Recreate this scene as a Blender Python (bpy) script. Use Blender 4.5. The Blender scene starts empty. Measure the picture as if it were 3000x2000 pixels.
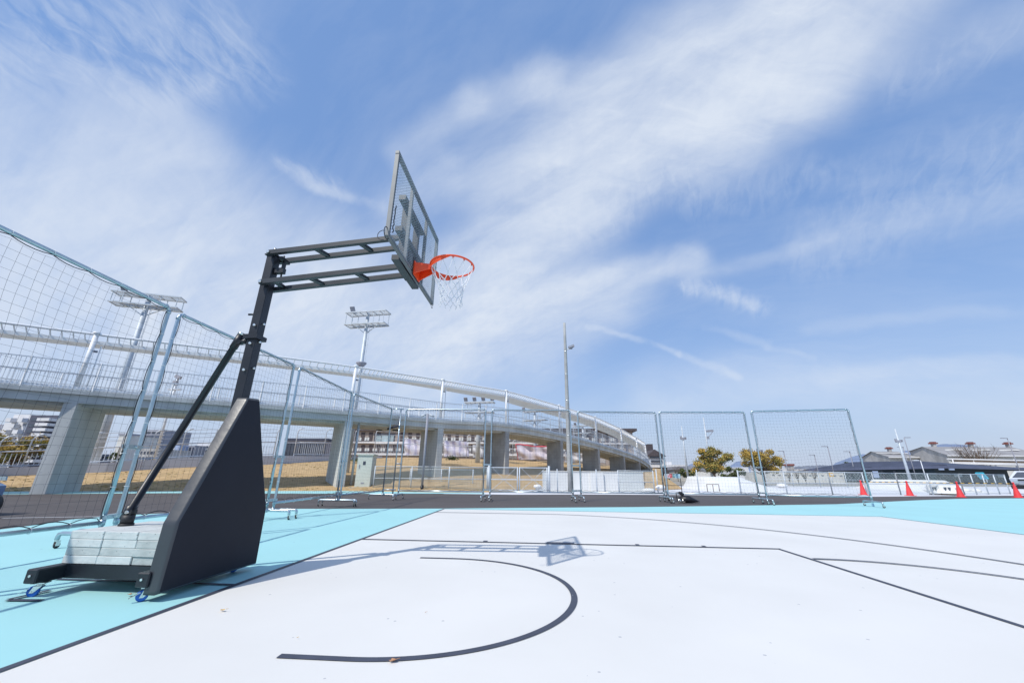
import bpy, math, random
from mathutils import Vector, Matrix
from mathutils.geometry import tessellate_polygon
random.seed(7)
R = math.radians
sc = bpy.context.scene
COL = sc.collection

# ------------------------------------------------------------------ camera
CAM = Vector((2.6004, -3.6699, 0.9354))
YAW, PITCH, ROLL, FPX = 1.6453857, 0.3256482, 0.0106521, 1140.965
f_ = Vector((math.cos(PITCH)*math.cos(YAW), math.cos(PITCH)*math.sin(YAW), math.sin(PITCH)))
r0 = Vector((math.sin(YAW), -math.cos(YAW), 0)); u0 = r0.cross(f_)
r_ = r0*math.cos(ROLL)+u0*math.sin(ROLL); u_ = -r0*math.sin(ROLL)+u0*math.cos(ROLL)
def ray(x, y): return f_*FPX + r_*(x-1500) - u_*(y-1000)
def at(x, y, z=0.0):
    d = ray(x, y); return CAM + d*((z-CAM.z)/d.z)
def atY(x, y, Y):
    d = ray(x, y); return CAM + d*((Y-CAM.y)/d.y)
def proj(q):
    d = Vector(q)-CAM; w = d.dot(f_)
    return 1500+FPX*d.dot(r_)/w, 1000-FPX*d.dot(u_)/w
def zfor(X, Y, ypix):
    lo, hi = -2.0, 60.0
    for _ in range(50):
        m = (lo+hi)/2; x, y = proj((X, Y, m))
        t = ypix(x) if callable(ypix) else ypix
        if y > t: lo = m
        else: hi = m
    return m
def interp(pts):
    def fn(x):
        if x <= pts[0][0]: a, b = pts[0], pts[1]
        elif x >= pts[-1][0]: a, b = pts[-2], pts[-1]
        else:
            for a, b in zip(pts, pts[1:]):
                if a[0] <= x <= b[0]: break
        return a[1]+(b[1]-a[1])*(x-a[0])/(b[0]-a[0])
    return fn
cd = bpy.data.cameras.new('camera'); cam = bpy.data.objects.new('camera', cd); COL.objects.link(cam)
M3 = Matrix((r_, u_, -f_)).transposed()
cam.matrix_world = Matrix.Translation(CAM) @ M3.to_4x4()
cd.sensor_fit = 'HORIZONTAL'; cd.sensor_width = 36; cd.lens = FPX*36/3000; cd.clip_end = 6000; cd.clip_start = .05
sc.camera = cam

# ------------------------------------------------------------------ materials
def nn(nt, t, **k):
    n = nt.nodes.new(t)
    for a, b in k.items(): setattr(n, a, b)
    return n
MATS = {}
def mat(name, col, rough=.6, metal=0., var=.12, scale=4., bump=0., bscale=None, col2=None, spec=.5, stretch=None, detail=5., trans=0., alpha=None):
    m = bpy.data.materials.new(name); m.use_nodes = True; nt = m.node_tree; b = nt.nodes['Principled BSDF']
    L = nt.links.new
    b.inputs['Roughness'].default_value = rough; b.inputs['Metallic'].default_value = metal
    b.inputs['Specular IOR Level'].default_value = spec
    tc = nn(nt, 'ShaderNodeTexCoord'); mp = nn(nt, 'ShaderNodeMapping'); L(tc.outputs['Object'], mp.inputs[0])
    if stretch: mp.inputs['Scale'].default_value = stretch
    no = nn(nt, 'ShaderNodeTexNoise'); no.inputs['Scale'].default_value = scale; no.inputs['Detail'].default_value = detail
    L(mp.outputs[0], no.inputs['Vector'])
    cr = nn(nt, 'ShaderNodeMix', data_type='RGBA')
    c = Vector(col)
    a = col2 if col2 else tuple(max(0, v*(1-var)) for v in c)
    bb = col if col2 else tuple(min(1, v*(1+var)) for v in c)
    rm = nn(nt, 'ShaderNodeMapRange'); rm.inputs[1].default_value = .32; rm.inputs[2].default_value = .68
    L(no.outputs[0], rm.inputs[0]); L(rm.outputs[0], cr.inputs[0])
    cr.inputs[6].default_value = (*a, 1); cr.inputs[7].default_value = (*bb, 1)
    L(cr.outputs[2], b.inputs['Base Color'])
    if bump:
        n2 = nn(nt, 'ShaderNodeTexNoise'); n2.inputs['Scale'].default_value = bscale or scale*6; n2.inputs['Detail'].default_value = 6
        L(mp.outputs[0], n2.inputs['Vector']); bp = nn(nt, 'ShaderNodeBump'); bp.inputs['Strength'].default_value = bump
        bp.inputs['Distance'].default_value = .01
        L(n2.outputs[0], bp.inputs['Height']); L(bp.outputs[0], b.inputs['Normal'])
    if alpha is not None: b.inputs['Alpha'].default_value = alpha
    MATS[name] = m; return m
def speckle(m, col, thr=.93, scale=60, amt=1):
    """small scattered specks on a surface"""
    nt = m.node_tree; b = nt.nodes['Principled BSDF']; L = nt.links.new
    src = b.inputs['Base Color'].links[0].from_socket
    tc = nn(nt, 'ShaderNodeTexCoord')
    v = nn(nt, 'ShaderNodeTexVoronoi'); v.inputs['Scale'].default_value = scale; L(tc.outputs['Object'], v.inputs['Vector'])
    sp = nn(nt, 'ShaderNodeSeparateColor'); L(v.outputs['Color'], sp.inputs[0])
    m1 = nn(nt, 'ShaderNodeMath', operation='GREATER_THAN'); L(sp.outputs[0], m1.inputs[0]); m1.inputs[1].default_value = thr
    m2 = nn(nt, 'ShaderNodeMath', operation='LESS_THAN'); L(v.outputs['Distance'], m2.inputs[0]); m2.inputs[1].default_value = .16
    m3 = nn(nt, 'ShaderNodeMath', operation='MULTIPLY'); L(m1.outputs[0], m3.inputs[0]); L(m2.outputs[0], m3.inputs[1])
    m4 = nn(nt, 'ShaderNodeMath', operation='MULTIPLY'); L(m3.outputs[0], m4.inputs[0]); m4.inputs[1].default_value = amt
    mx = nn(nt, 'ShaderNodeMix', data_type='RGBA'); L(m4.outputs[0], mx.inputs[0]); L(src, mx.inputs[6]); mx.inputs[7].default_value = (*col, 1)
    L(mx.outputs[2], b.inputs['Base Color'])
M_white = mat('court_paint_white', (.69, .68, .645), .62, var=.035, scale=.7, bump=.05, bscale=220)
speckle(M_white, (.35, .35, .38), .975, 16, .7)
M_cyan = mat('court_paint_cyan', (.345, .64, .65), .6, var=.03, scale=.6, bump=.05, bscale=180)
speckle(M_cyan, (.15, .3, .35), .985, 12, .7)
M_line = mat('court_line_dark', (.050, .058, .085), .6, var=.15, scale=9, bump=.1, bscale=120)
speckle(M_line, (.3, .32, .36), .97, 25, .8)
M_asph = mat('asphalt', (.086, .0755, .073), .8, var=.12, scale=.5, bump=.4, bscale=90, stretch=(.25, 2.2, 1))
speckle(M_asph, (.35, .35, .37), .95, 30, .6)
M_ground = mat('far_ground', (.30, .29, .26), .9, var=.2, scale=.05, bump=.2, bscale=2)
M_conc_slab = mat('pale_concrete_slab', (.66, .67, .70), .75, var=.05, scale=.4, bump=.1, bscale=30)
M_grass = mat('dry_grass', (.52, .365, .19), .95, scale=2.2, bump=.5, bscale=16, col2=(.40, .275, .135), detail=12)
M_tuft = mat('grass_tuft', (.46, .35, .17), .95, scale=1.5, col2=(.34, .32, .12))
M_bush = mat('bush_green', (.07, .10, .03), .8, var=.4, scale=3)
M_conc = mat('concrete_bare', (.50, .52, .51), .8, var=.15, scale=1.3, bump=.15, bscale=14, stretch=(1, 1, .3), detail=9)
M_conc_d = mat('concrete_weathered', (.36, .37, .37), .85, var=.16, scale=1.6, bump=.2, bscale=20)
M_galv = mat('galvanised_pipe', (.44, .53, .58), .30, .8, var=.10, scale=7)
M_galv_m = mat('galvanised_matt', (.50, .55, .60), .5, .15, var=.12, scale=3)
M_rope = mat('black_rope', (.018, .02, .028), .8, var=.3, scale=30)
M_net = mat('black_net_cord', (.028, .032, .045), .8, var=.2, scale=20)
M_tie = mat('white_tie', (.75, .76, .78), .6, var=.05)
M_black = mat('black_paint', (.011, .013, .019), .40, var=.3, scale=5, bump=.06, bscale=60)
M_armp = mat('grey_black_paint', (.026, .030, .036), .4, var=.2, scale=6)
M_vinyl = mat('navy_vinyl_pad', (.010, .0125, .022), .50, var=.12, scale=2.5, bump=.30, bscale=3.2, spec=.22)
M_vinyl_s = mat('vinyl_side_sunlit', (.040, .044, .052), .36, var=.12, scale=3, bump=.6, bscale=3.5, spec=.6)  # same pad vinyl, base colour lightened for sun and sky sheen on the edge
M_bolt = mat('zinc_bolt', (.75, .75, .72), .25, .9, var=.1)
M_blue = mat('blue_wheel', (.015, .13, .55), .35, var=.1)
M_rub = mat('dark_rubber', (.02, .022, .025), .55, var=.2)
M_blk = mat('paving_slab_concrete', (.55, .58, .57), .85, var=.12, scale=5, bump=.55, bscale=30)
speckle(M_blk, (.16, .18, .18), .80, 34, .8)
M_blk2 = mat('paving_slab_grey', (.43, .46, .45), .85, var=.14, scale=6, bump=.6, bscale=34)
speckle(M_blk2, (.12, .14, .14), .78, 34, .8)
M_mesh = mat('expanded_steel', (.40, .48, .53), .45, .3, var=.1, scale=10)
M_bframe = mat('board_frame_steel', (.13, .145, .16), .5, .1, var=.12, scale=8)
M_orange = mat('orange_rim', (.82, .085, .02), .38, var=.08, scale=6)
M_netw = mat('white_net', (.82, .83, .86), .7, var=.04)
M_wsteel = mat('white_steel', (.80, .81, .82), .42, var=.04, scale=2)
M_cream = mat('cream_panel', (.76, .75, .72), .6, var=.05, scale=1.2)
M_rail = mat('rail_grey', (.60, .63, .67), .5, .2, var=.08)
M_chain = mat('chainlink_wire', (.40, .48, .50), .55, .1, var=.1)
M_wall = mat('pale_wall', (.52, .55, .62), .8, var=.05, scale=.5)
M_wwall = mat('white_concrete', (.70, .71, .70), .75, var=.05, scale=.8, bump=.1)
M_box = mat('cabinet_green_grey', (.57, .61, .55), .5, var=.04, scale=1.5)
M_brown = mat('brown_tile', (.33, .285, .26), .75, var=.10, scale=6, stretch=(1, 1, 5))
M_dbrown = mat('dark_brown_cladding', (.075, .062, .068), .7, var=.2, scale=3)
M_bdark = mat('building_dark', (.085, .09, .125), .8, var=.12, scale=.3)
M_win = mat('window_glass', (.36, .46, .50), .12, 0, var=.25, scale=.8, spec=.8)
M_dwin = mat('dark_window', (.05, .06, .085), .15, 0, var=.4, scale=.6, spec=.8)
M_curt = mat('curtain_white', (.6, .62, .62), .7, var=.15, scale=3, stretch=(6, 1, 1))
M_bwhite = mat('building_white', (.66, .66, .67), .8, var=.06, scale=.3)
M_bgrey = mat('building_grey', (.30, .31, .36), .8, var=.12, scale=.3)
M_bblue = mat('building_blue', (.33, .41, .58), .8, var=.06, scale=.3)
M_droof = mat('dark_roof', (.045, .052, .085), .55, var=.15, scale=.6)
M_fasc = mat('roof_fascia', (.12, .14, .22), .5, var=.1, scale=.6)
M_dteal = mat('dark_teal_wall', (.018, .040, .055), .6, var=.2, scale=.6)
M_slate = mat('corrugated_slate', (.29, .285, .285), .85, var=.22, scale=.5, stretch=(3, .4, 1), bump=.3, bscale=3)
M_shed = mat('shed_wall', (.42, .41, .40), .85, var=.18, scale=.4)
M_shed2 = mat('shed_wall_pale', (.62, .61, .57), .8, var=.12, scale=.5)
M_rust = mat('rusty_vent', (.22, .075, .06), .7, var=.3, scale=3)
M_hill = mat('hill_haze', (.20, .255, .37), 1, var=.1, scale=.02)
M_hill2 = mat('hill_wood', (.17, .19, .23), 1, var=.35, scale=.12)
M_cone = mat('cone_red', (.80, .055, .06), .5, var=.08, scale=3)
M_yel = mat('bar_yellow', (.72, .42, .05), .5, var=.05)
M_bark = mat('bark', (.13, .095, .07), .9, var=.3, scale=6)
M_leafo = mat('leaves_ochre', (.40, .27, .055), .7, var=.35, scale=1.2)
M_leafg = mat('leaves_dark_green', (.095, .12, .035), .7, var=.4, scale=1.2)
M_leafm = mat('leaves_olive', (.25, .215, .05), .7, var=.4, scale=1.2)
M_dry = mat('dry_leaf', (.45, .24, .13), .7, var=.25, scale=60)
M_dry2 = mat('dry_leaf_yellow', (.62, .42, .15), .7, var=.2, scale=60)
M_red = mat('card_red', (.75, .05, .08), .6, var=.03)
M_teal = mat('card_teal', (.03, .30, .38), .6, var=.03)
M_pale = mat('card_white', (.78, .79, .82), .6, var=.03)
M_palb = mat('card_pale_blue', (.55, .72, .82), .6, var=.03)
M_truck = mat('vehicle_white', (.66, .70, .76), .25, var=.03, scale=1)
M_vblue = mat('vehicle_pale_blue', (.16, .24, .38), .25, var=.08, scale=1, spec=.7)
M_teal2 = mat('teal_sheet', (.04, .42, .55), .5, var=.15)
M_bag = mat('black_bag', (.012, .013, .018), .45, var=.3, scale=12, bump=.8, bscale=14)
M_sand = mat('white_sack', (.78, .78, .78), .8, var=.06, scale=4, bump=.6, bscale=8)
M_zebra = None
def tarp(name, a, b, c):
    m = mat(name, a, .7, var=.1, scale=1.2, bump=.3, bscale=4); nt = m.node_tree; L = nt.links.new; bs = nt.nodes['Principled BSDF']
    tc = nn(nt, 'ShaderNodeTexCoord'); w = nn(nt, 'ShaderNodeTexWave'); w.inputs['Scale'].default_value = .45; w.inputs['Distortion'].default_value = 9
    w.inputs['Detail'].default_value = 3; w.inputs['Detail Scale'].default_value = .9
    L(tc.outputs['Object'], w.inputs[0])
    r = nn(nt, 'ShaderNodeValToRGB'); e = r.color_ramp.elements; e[0].color = (*a, 1); e[1].color = (*c, 1)
    e[0].position = .45; e[1].position = .9; x = e.new(.62); x.color = (*b, 1)
    L(w.outputs[1], r.inputs[0]); L(r.outputs[0], bs.inputs['Base Color']); return m
M_tarp1 = tarp('printed_tarp_violet', (.66, .64, .72), (.56, .54, .66), (.40, .39, .54))
M_tarp2 = tarp('printed_tarp_grey', (.66, .66, .68), (.55, .55, .60), (.38, .39, .44))
M_tarp3 = tarp('printed_tarp_pink', (.62, .58, .64), (.57, .52, .59), (.49, .46, .54))

# ------------------------------------------------------------------ mesh builder
class MB:
    def __init__(s): s.v = []; s.f = []; s.sm = []
    def add(s, vs, fs, smooth=False):
        n = len(s.v); s.v += [tuple(v) for v in vs]
        s.f += [tuple(i+n for i in f) for f in fs]; s.sm += [smooth]*len(fs); return s
    def box(s, c, size, rot=None, bev=0.):
        hx, hy, hz = size[0]/2, size[1]/2, size[2]/2; c = Vector(c)
        if bev:
            b = min(bev, hx*.9, hy*.9, hz*.9); vs = []; idx = {}
            for sx in (-1, 1):
                for sy in (-1, 1):
                    for sz in (-1, 1):
                        for k in range(3):
                            p = [sx*(hx-(0 if k == 0 else b)), sy*(hy-(0 if k == 1 else b)), sz*(hz-(0 if k == 2 else b))]
                            idx[(sx, sy, sz, k)] = len(vs); vs.append(Vector(p))
            g = idx; fs = []
            for a in (-1, 1):
                fs.append([g[(a, -1, -1, 0)], g[(a, 1, -1, 0)], g[(a, 1, 1, 0)], g[(a, -1, 1, 0)]][::a])
                fs.append([g[(-1, a, -1, 1)], g[(-1, a, 1, 1)], g[(1, a, 1, 1)], g[(1, a, -1, 1)]][::a])
                fs.append([g[(-1, -1, a, 2)], g[(1, -1, a, 2)], g[(1, 1, a, 2)], g[(-1, 1, a, 2)]][::a])
            for a in (-1, 1):
                for c2 in (-1, 1):
                    fs.append([g[(a, c2, -1, 0)], g[(a, c2, 1, 0)], g[(a, c2, 1, 1)], g[(a, c2, -1, 1)]][::-a*c2])
                    fs.append([g[(a, -1, c2, 0)], g[(a, 1, c2, 0)], g[(a, 1, c2, 2)], g[(a, -1, c2, 2)]][::a*c2])
                    fs.append([g[(-1, a, c2, 1)], g[(1, a, c2, 1)], g[(1, a, c2, 2)], g[(-1, a, c2, 2)]][::-a*c2])
                    for d in (-1, 1):
                        fs.append([g[(a, c2, d, 0)], g[(a, c2, d, 1)], g[(a, c2, d, 2)]][::a*c2*d])
        else:
            vs = [Vector((x, y, z)) for x in (-hx, hx) for y in (-hy, hy) for z in (-hz, hz)]
            fs = [(0, 1, 3, 2), (4, 6, 7, 5), (0, 4, 5, 1), (2, 3, 7, 6), (0, 2, 6, 4), (1, 5, 7, 3)]
        if rot is not None: vs = [rot @ v for v in vs]
        return s.add([v+c for v in vs], fs)
    def bar(s, a, b, w, h, up=(0, 0, 1), ext=0.):
        a, b = Vector(a), Vector(b); d = (b-a); L = d.length; d.normalize(); up = Vector(up)
        if abs(d.dot(up)) > .99: up = Vector((1, 0, 0))
        side = d.cross(up).normalized(); up = side.cross(d)
        rot = Matrix((d, side, up)).transposed()
        return s.box((a+b)/2, (L+2*ext, w, h), rot)
    def tube(s, pts, r, n=8, cap=True, closed=False, smooth=True):
        pts = [Vector(p) for p in pts]; m = len(pts); rs = r if isinstance(r, (list, tuple)) else [r]*m
        vs = []; prev = None
        for i, p in enumerate(pts):
            if closed: t = pts[(i+1) % m]-pts[i-1]
            else: t = (pts[min(i+1, m-1)]-pts[max(i-1, 0)])
            if t.length < 1e-9: t = Vector((0, 0, 1))
            t.normalize()
            if prev is None:
                q = Vector((0, 0, 1)) if abs(t.z) < .9 else Vector((1, 0, 0)); a = t.cross(q).normalized()
            else:
                a = (prev - t*prev.dot(t))
                a = a.normalized() if a.length > 1e-6 else t.orthogonal().normalized()
            prev = a; b = t.cross(a)
            for k in range(n):
                th = 2*math.pi*k/n; vs.append(p+(a*math.cos(th)+b*math.sin(th))*rs[i])
        fs = []
        for i in range(m if closed else m-1):
            j = (i+1) % m
            for k in range(n):
                k2 = (k+1) % n; fs.append((i*n+k, i*n+k2, j*n+k2, j*n+k))
        s.add(vs, fs, smooth)
        if cap and not closed:
            nb = len(s.v)-len(vs)
            s.f += [tuple(nb+k for k in range(n))[::-1], tuple(nb+(m-1)*n+k for k in range(n))]; s.sm += [False, False]
        return s
    def cyl(s, a, b, r, n=16): return s.tube([a, b], r, n)
    def prism(s, poly, vec):
        n = len(poly); vec = Vector(vec); vs = [Vector(p) for p in poly]; vs += [v+vec for v in vs]
        fs = [tuple(range(n))[::-1], tuple(range(n, 2*n))]+[(i, (i+1) % n, n+(i+1) % n, n+i) for i in range(n)]
        return s.add(vs, fs)
    def face(s, pts): return s.add(pts, [tuple(range(len(pts)))])
    def lathe(s, prof, c=(0, 0, 0), n=20, axis='z'):
        vs = []; c = Vector(c)
        for r, z in prof:
            for k in range(n):
                t = 2*math.pi*k/n; a, b = r*math.cos(t), r*math.sin(t)
                vs.append(c+(Vector((a, b, z)) if axis == 'z' else Vector((a, z, b)) if axis == 'y' else Vector((z, a, b))))
        fs = [(i*n+k, i*n+(k+1) % n, (i+1)*n+(k+1) % n, (i+1)*n+k) for i in range(len(prof)-1) for k in range(n)]
        return s.add(vs, fs, True)
    def build(s, name, m, parent=None, **k):
        org = Vector((0, 0, 0))
        if parent is not None:
            o = parent
            while o is not None: org += o.location; o = o.parent
            if not WORLD: org = Vector((0, 0, 0))
        me = bpy.data.meshes.new(name); me.from_pydata([tuple(Vector(v)-org) for v in s.v], [], s.f); me.update()
        me.polygons.foreach_set('use_smooth', s.sm)
        if m: me.materials.append(m)
        o = bpy.data.objects.new(name, me); COL.objects.link(o)
        if parent is not None: o.parent = parent
        for a, b in k.items(): o[a] = b
        return o
WORLD = True   # vertices given in world coordinates (else: local to the thing)
def thing(name, loc, label, cat, group=None, rz=0.):
    o = bpy.data.objects.new(name, None); COL.objects.link(o); o.location = loc; o.rotation_euler = (0, 0, rz)
    o.empty_display_size = .2
    o['label'] = label; o['category'] = cat
    if group: o['group'] = group
    return o
def tag(o, label, cat, group=None):
    o['label'] = label; o['category'] = cat
    if group: o['group'] = group
    return o
def dup(o, parent=None):
    c = o.copy(); COL.objects.link(c); c.parent = parent
    for ch in [x for x in bpy.data.objects if x.parent == o]: dup(ch, c)
    return c
def struct(o): o['kind'] = 'structure'; return o

# ------------------------------------------------------------------ ground
def sheet(name, pts, z, m):
    V3 = [Vector((p[0], p[1], 0)) for p in pts]; mb = MB(); tr = []
    for a, b, c in tessellate_polygon([V3]):
        n = (V3[b]-V3[a]).cross(V3[c]-V3[a]).z
        if abs(n) > 1e-9: tr.append((a, b, c) if n > 0 else (a, c, b))
    mb.add([(p.x, p.y, z) for p in V3], tr); return struct(mb.build(name, m))
sheet('ground', [(-900, -400), (1200, -400), (1200, 1500), (-900, 1500)], -.030, M_ground)
near_px = [(0, 1550), (127, 1534), (200, 1521.5), (350, 1509), (495, 1502), (620, 1495), (780, 1489.6), (1040, 1489.4), (1300, 1488.8), (1550, 1486.5), (1850, 1484.4), (2150, 1480.5), (2450, 1476), (2589, 1469.3), (2700, 1464), (2808, 1460.4), (2900, 1459.3), (3000, 1458.8)]
far_px = [(10, 1446.8), (123, 1445.9), (300, 1444.6), (500, 1443.4), (760, 1444.6), (1000, 1445), (1300, 1444.7), (1500, 1447), (1700, 1447), (2000, 1448.4), (2250, 1451), (2450, 1454.5), (2590, 1453.4), (2800, 1451.6), (2950, 1450.8), (3000, 1450.4)]
near = [at(*p) for p in near_px]; far = [at(*p) for p in far_px]
nl = near[0]+(near[0]-near[2]).normalized()*40; nr = near[-1]+Vector((40, 18, 0))
fl = far[0]+(far[0]-far[2]).normalized()*40; fr = far[-1]+Vector((60, 30, 0))
sheet('asphalt_track', [nl+Vector((0, -3, 0))]+[p+Vector((0, -.3, 0)) for p in near]+[nr]+[fr]+far[::-1]+[fl], -.010, M_asph)
sheet('cyan_court_surround', [nl]+near+[nr, (60, -30, 0), (-60, -30, 0)], 0, M_cyan)
cy2 = [Vector((p.x, p.y, 0)) for p in far]
strip = [at(*p) for p in [(10, 1438.5), (123, 1437.5), (300, 1437), (500, 1437), (760, 1436.4), (1000, 1436), (1300, 1440.5), (1420, 1443)]]
sheet('cyan_verge', [fl+Vector((0, 0, 0))]+far[:7]+[at(1420, 1446)]+strip[::-1]+[fl+Vector((-3, 3, 0))], -.004, M_cyan)
# white skate park slab
sheet('skatepark_slab', [at(1300, 1445.4), at(1500, 1447.7)]+far[8:]+[fr, (140, 60, 0), (95, 62, 0), at(2450, 1424), at(2100, 1423), (12, 33, 0), (4, 24, 0), at(1300, 1440)], -.0065, M_conc_slab)
W = M_white
hw = 7.5
sheet('white_court', [(0, -hw), (11, -hw), (11, hw), (0, hw)], .004, W)
def line(name, pts, w, closed=False, z=.008):
    """flat band of width w, centred on pts"""
    mb = MB(); n = len(pts); P2 = [Vector((p[0], p[1], 0)) for p in pts]; Ls = []; Rs = []
    for i, p in enumerate(P2):
        if closed: t = P2[(i+1) % n]-P2[i-1]
        else: t = P2[min(i+1, n-1)]-P2[max(i-1, 0)]
        t.normalize(); q = Vector((-t.y, t.x, 0))*w/2
        k = 1.
        Ls.append(p+q*k); Rs.append(p-q*k)
    for i in range(n-1):
        mb.face([(Rs[i].x, Rs[i].y, z), (Rs[i+1].x, Rs[i+1].y, z), (Ls[i+1].x, Ls[i+1].y, z), (Ls[i].x, Ls[i].y, z)])
    return struct(mb.build(name, M_line))
line('baseline_marking', [(-.025, -hw-.05), (-.025, hw+.05)], .05)
line('sideline_marking', [(-.05, hw+.025), (11.05, hw+.025)], .05, z=.010)
line('sideline_marking', [(-.05, -hw-.025), (11.05, -hw-.025)], .05, z=.010)
line('endline_marking', [(11.025, -hw-.05), (11.025, hw+.05)], .05)
line('lane_marking', [(0, 2.425), (5.8, 2.425)], .05, z=.011)
line('lane_marking', [(0, -2.425), (5.8, -2.425)], .05, z=.011)
line('free_throw_marking', [(5.775, -2.4), (5.775, 2.4)], .05)
arc = lambda cx, r, a0, a1, n=60: [(cx+r*math.cos(R(a0+(a1-a0)*i/n)), r*math.sin(R(a0+(a1-a0)*i/n))) for i in range(n+1)]
line('free_throw_arc_marking', arc(5.8, 1.775, -90, 90), .05, z=.014)
line('no_charge_arc_marking', [(1.2, -1.275), (1.4, -1.275)]+arc(1.575, 1.275, -90, 90, 80)+[(1.4, 1.275), (1.2, 1.275)], .05)
a3 = math.degrees(math.asin(6.575/6.725))
line('three_point_marking', [(0, -6.575), (1.5, -6.575)]+arc(1.575, 6.725, -a3, a3, 120)+[(1.5, 6.575), (0, 6.575)], .05, z=.013)
x_n0, x_n1 = at(1602, 1592.5).x, at(1684, 1594).x
mk = [(at(1421, 1588).x, .05)]
for s_ in (-1, 1):
    mbm = MB(); y0 = s_*2.45; y1 = s_*2.55
    for cx, w in ((at(1421, 1587).x, .06), (at(1869, 1597.5).x, .05), (at(2064, 1601.5).x, .05)):
        mbm.face([(cx-w/2, min(y0, y1), .009), (cx+w/2, min(y0, y1), .009), (cx+w/2, max(y0, y1), .009), (cx-w/2, max(y0, y1), .009)])
    mbm.face([(x_n0, min(y0, y1), .009), (x_n1, min(y0, y1), .009), (x_n1, max(y0, y1), .009), (x_n0, max(y0, y1), .009)])
    struct(mbm.build('lane_block_marking', M_line))
# goal-position marks on the cyan
Zp = lambda x, y, z=0: at(x/2.851, 1450+y/2.851, z)
a, b = Zp(1930, 752), Zp(415, 715); line('goal_position_marking', [(-.05, a.y), (b.x, a.y)], .04)
c0, c1, c2 = Zp(60, 882), Zp(350, 884), Zp(415, 803); line('corner_marking', [c1, c0], .045); line('corner_marking', [c0, c2], .045, z=.011)
w0, w1 = at(0, 1516), at(225, 1512.5); mbw = MB(); dd = (w1-w0).normalized(); q = Vector((-dd.y, dd.x, 0))*.025
A, B_ = w0-dd*8, w1+dd*.6; mbw.face([(p.x, p.y, -.004) for p in (A-q, B_-q, B_+q, A+q)]); struct(mbw.build('track_line', M_pale))

# grass bank
def lerp(a, b, t): return a+(b-a)*t
base_f = interp([(-400, 1438), (0, 1439), (123, 1438), (500, 1438), (1000, 1437), (1300, 1441.5), (1500, 1441), (1800, 1441)])
top_f = interp([(-400, 1400), (10, 1394), (98, 1391), (330, 1381.7), (470, 1372.6), (574, 1367), (778, 1361), (974, 1348), (1105, 1341.4), (1171, 1338.6), (1330, 1342), (1607, 1350), (1712, 1358), (1900, 1370)])
topY = interp([(-400, 10), (0, 14.5), (330, 17.5), (574, 20.5), (800, 24), (974, 28.5), (1105, 32), (1171, 33.5), (1330, 35.5), (1607, 42), (1712, 50), (1900, 75)])
def bank_grid():
    nx, ny = 120, 16; vs = []
    for i in range(nx+1):
        x = -400+2340*i/nx
        b = at(x, base_f(x)); t = atY(x, top_f(x), topY(x)); 
        if x > 1500: b = atY(x, 1441, lerp(20, 24, (x-1500)/440)); b.z = 0
        for j in range(ny+1):
            s = j/ny; h = t.z*(s**1.05)
            if 0 < j < ny: h += .03*math.sin(i*.9+j*1.7)*math.sin(j*.8+i*.37)
            p = b.lerp(t, s); vs.append((p.x, p.y, h-.003 if j else -.012))
        # flat top behind
        d = Vector((t.x-CAM.x, t.y-CAM.y, 0)).normalized()
        vs.append((t.x+d.x*60, t.y+d.y*60, t.z))
    k = ny+2
    fs = [(i*k+j, (i+1)*k+j, (i+1)*k+j+1, i*k+j+1) for i in range(nx) for j in range(ny+1)]
    mb = MB(); mb.add(vs, fs, True); return mb
struct(bank_grid().build('grass_bank', M_grass))

# grass tufts on the bank (uncountable)
def tufts():
    mb = MB(); rnd = random.Random(3)
    for _ in range(1500):
        x = rnd.uniform(-10, 1700); b = at(x, base_f(x)); t = atY(x, top_f(x), topY(x))
        s = rnd.random()**1.2; p = b.lerp(t, s); p.z = t.z*(s**1.05)-.01
        h = rnd.uniform(.015, .04); an = rnd.uniform(0, 6.28); w = rnd.uniform(.04, .12)
        d = Vector((math.cos(an), math.sin(an), 0))*w
        mb.face([p-d, p+d, p+d*.6+Vector((rnd.uniform(-.05, .05), rnd.uniform(-.05, .05), h)), p-d*.4+Vector((rnd.uniform(-.05, .05), 0, h*.8))])
    return mb
o = tufts().build('dry_turf', M_tuft); o['kind'] = 'stuff'; o['label'] = 'short dry tufts of grass covering the bank'; o['category'] = 'grass'

# ------------------------------------------------------------------ wheeled hoop
WORLD = True
def caster(parent, x, y, ztop, wheel_m, rz=0., name='caster', r=.0375, lever=True):
    """swivel caster hanging under ztop, wheel resting on z=0"""
    c, s = math.cos(rz), math.sin(rz); T = lambda a, b, z: (x+a*c-b*s, y+a*s+b*c, z)
    mb = MB(); off = .03
    mb.box((x, y, ztop-.006), (.085, .07, .008), Matrix.Rotation(rz, 3, 'Z'))
    mb.cyl((x, y, ztop-.01), (x, y, ztop-.03), .022, 10)
    for sd in (-1, 1):
        mb.prism([T(-.025, sd*.021, ztop-.026), T(.025, sd*.021, ztop-.026), T(off+.012, sd*.021, r-.01), T(off-.012, sd*.021, r-.01)], Vector(T(0, sd*.003, 0))-Vector(T(0, 0, 0)))
    mb.cyl(T(off, -.028, r), T(off, .028, r), .006, 8)
    if lever: mb.bar(T(off+.01, .02, ztop-.035), T(off+.07, .03, r-.005), .022, .004)
    br = mb.build(name, M_bolt, parent)
    w = MB(); prof = [(.0, -.016), (r-.012, -.016), (r-.003, -.014), (r, -.009), (r, .009), (r-.003, .014), (r-.012, .016), (.0, .016)]
    vs = MB().lathe(prof, n=20, axis='y')
    w.add([T(off+v[0], v[1], r+v[2]) for v in vs.v], vs.f, True); w.build('wheel', wheel_m, br)
    return br
hoop = thing('basketball_hoop', (-.35, 0, 0), 'black wheeled basketball stand with navy pad, mesh backboard and orange rim', 'basketball hoop')
bf = MB()
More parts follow.
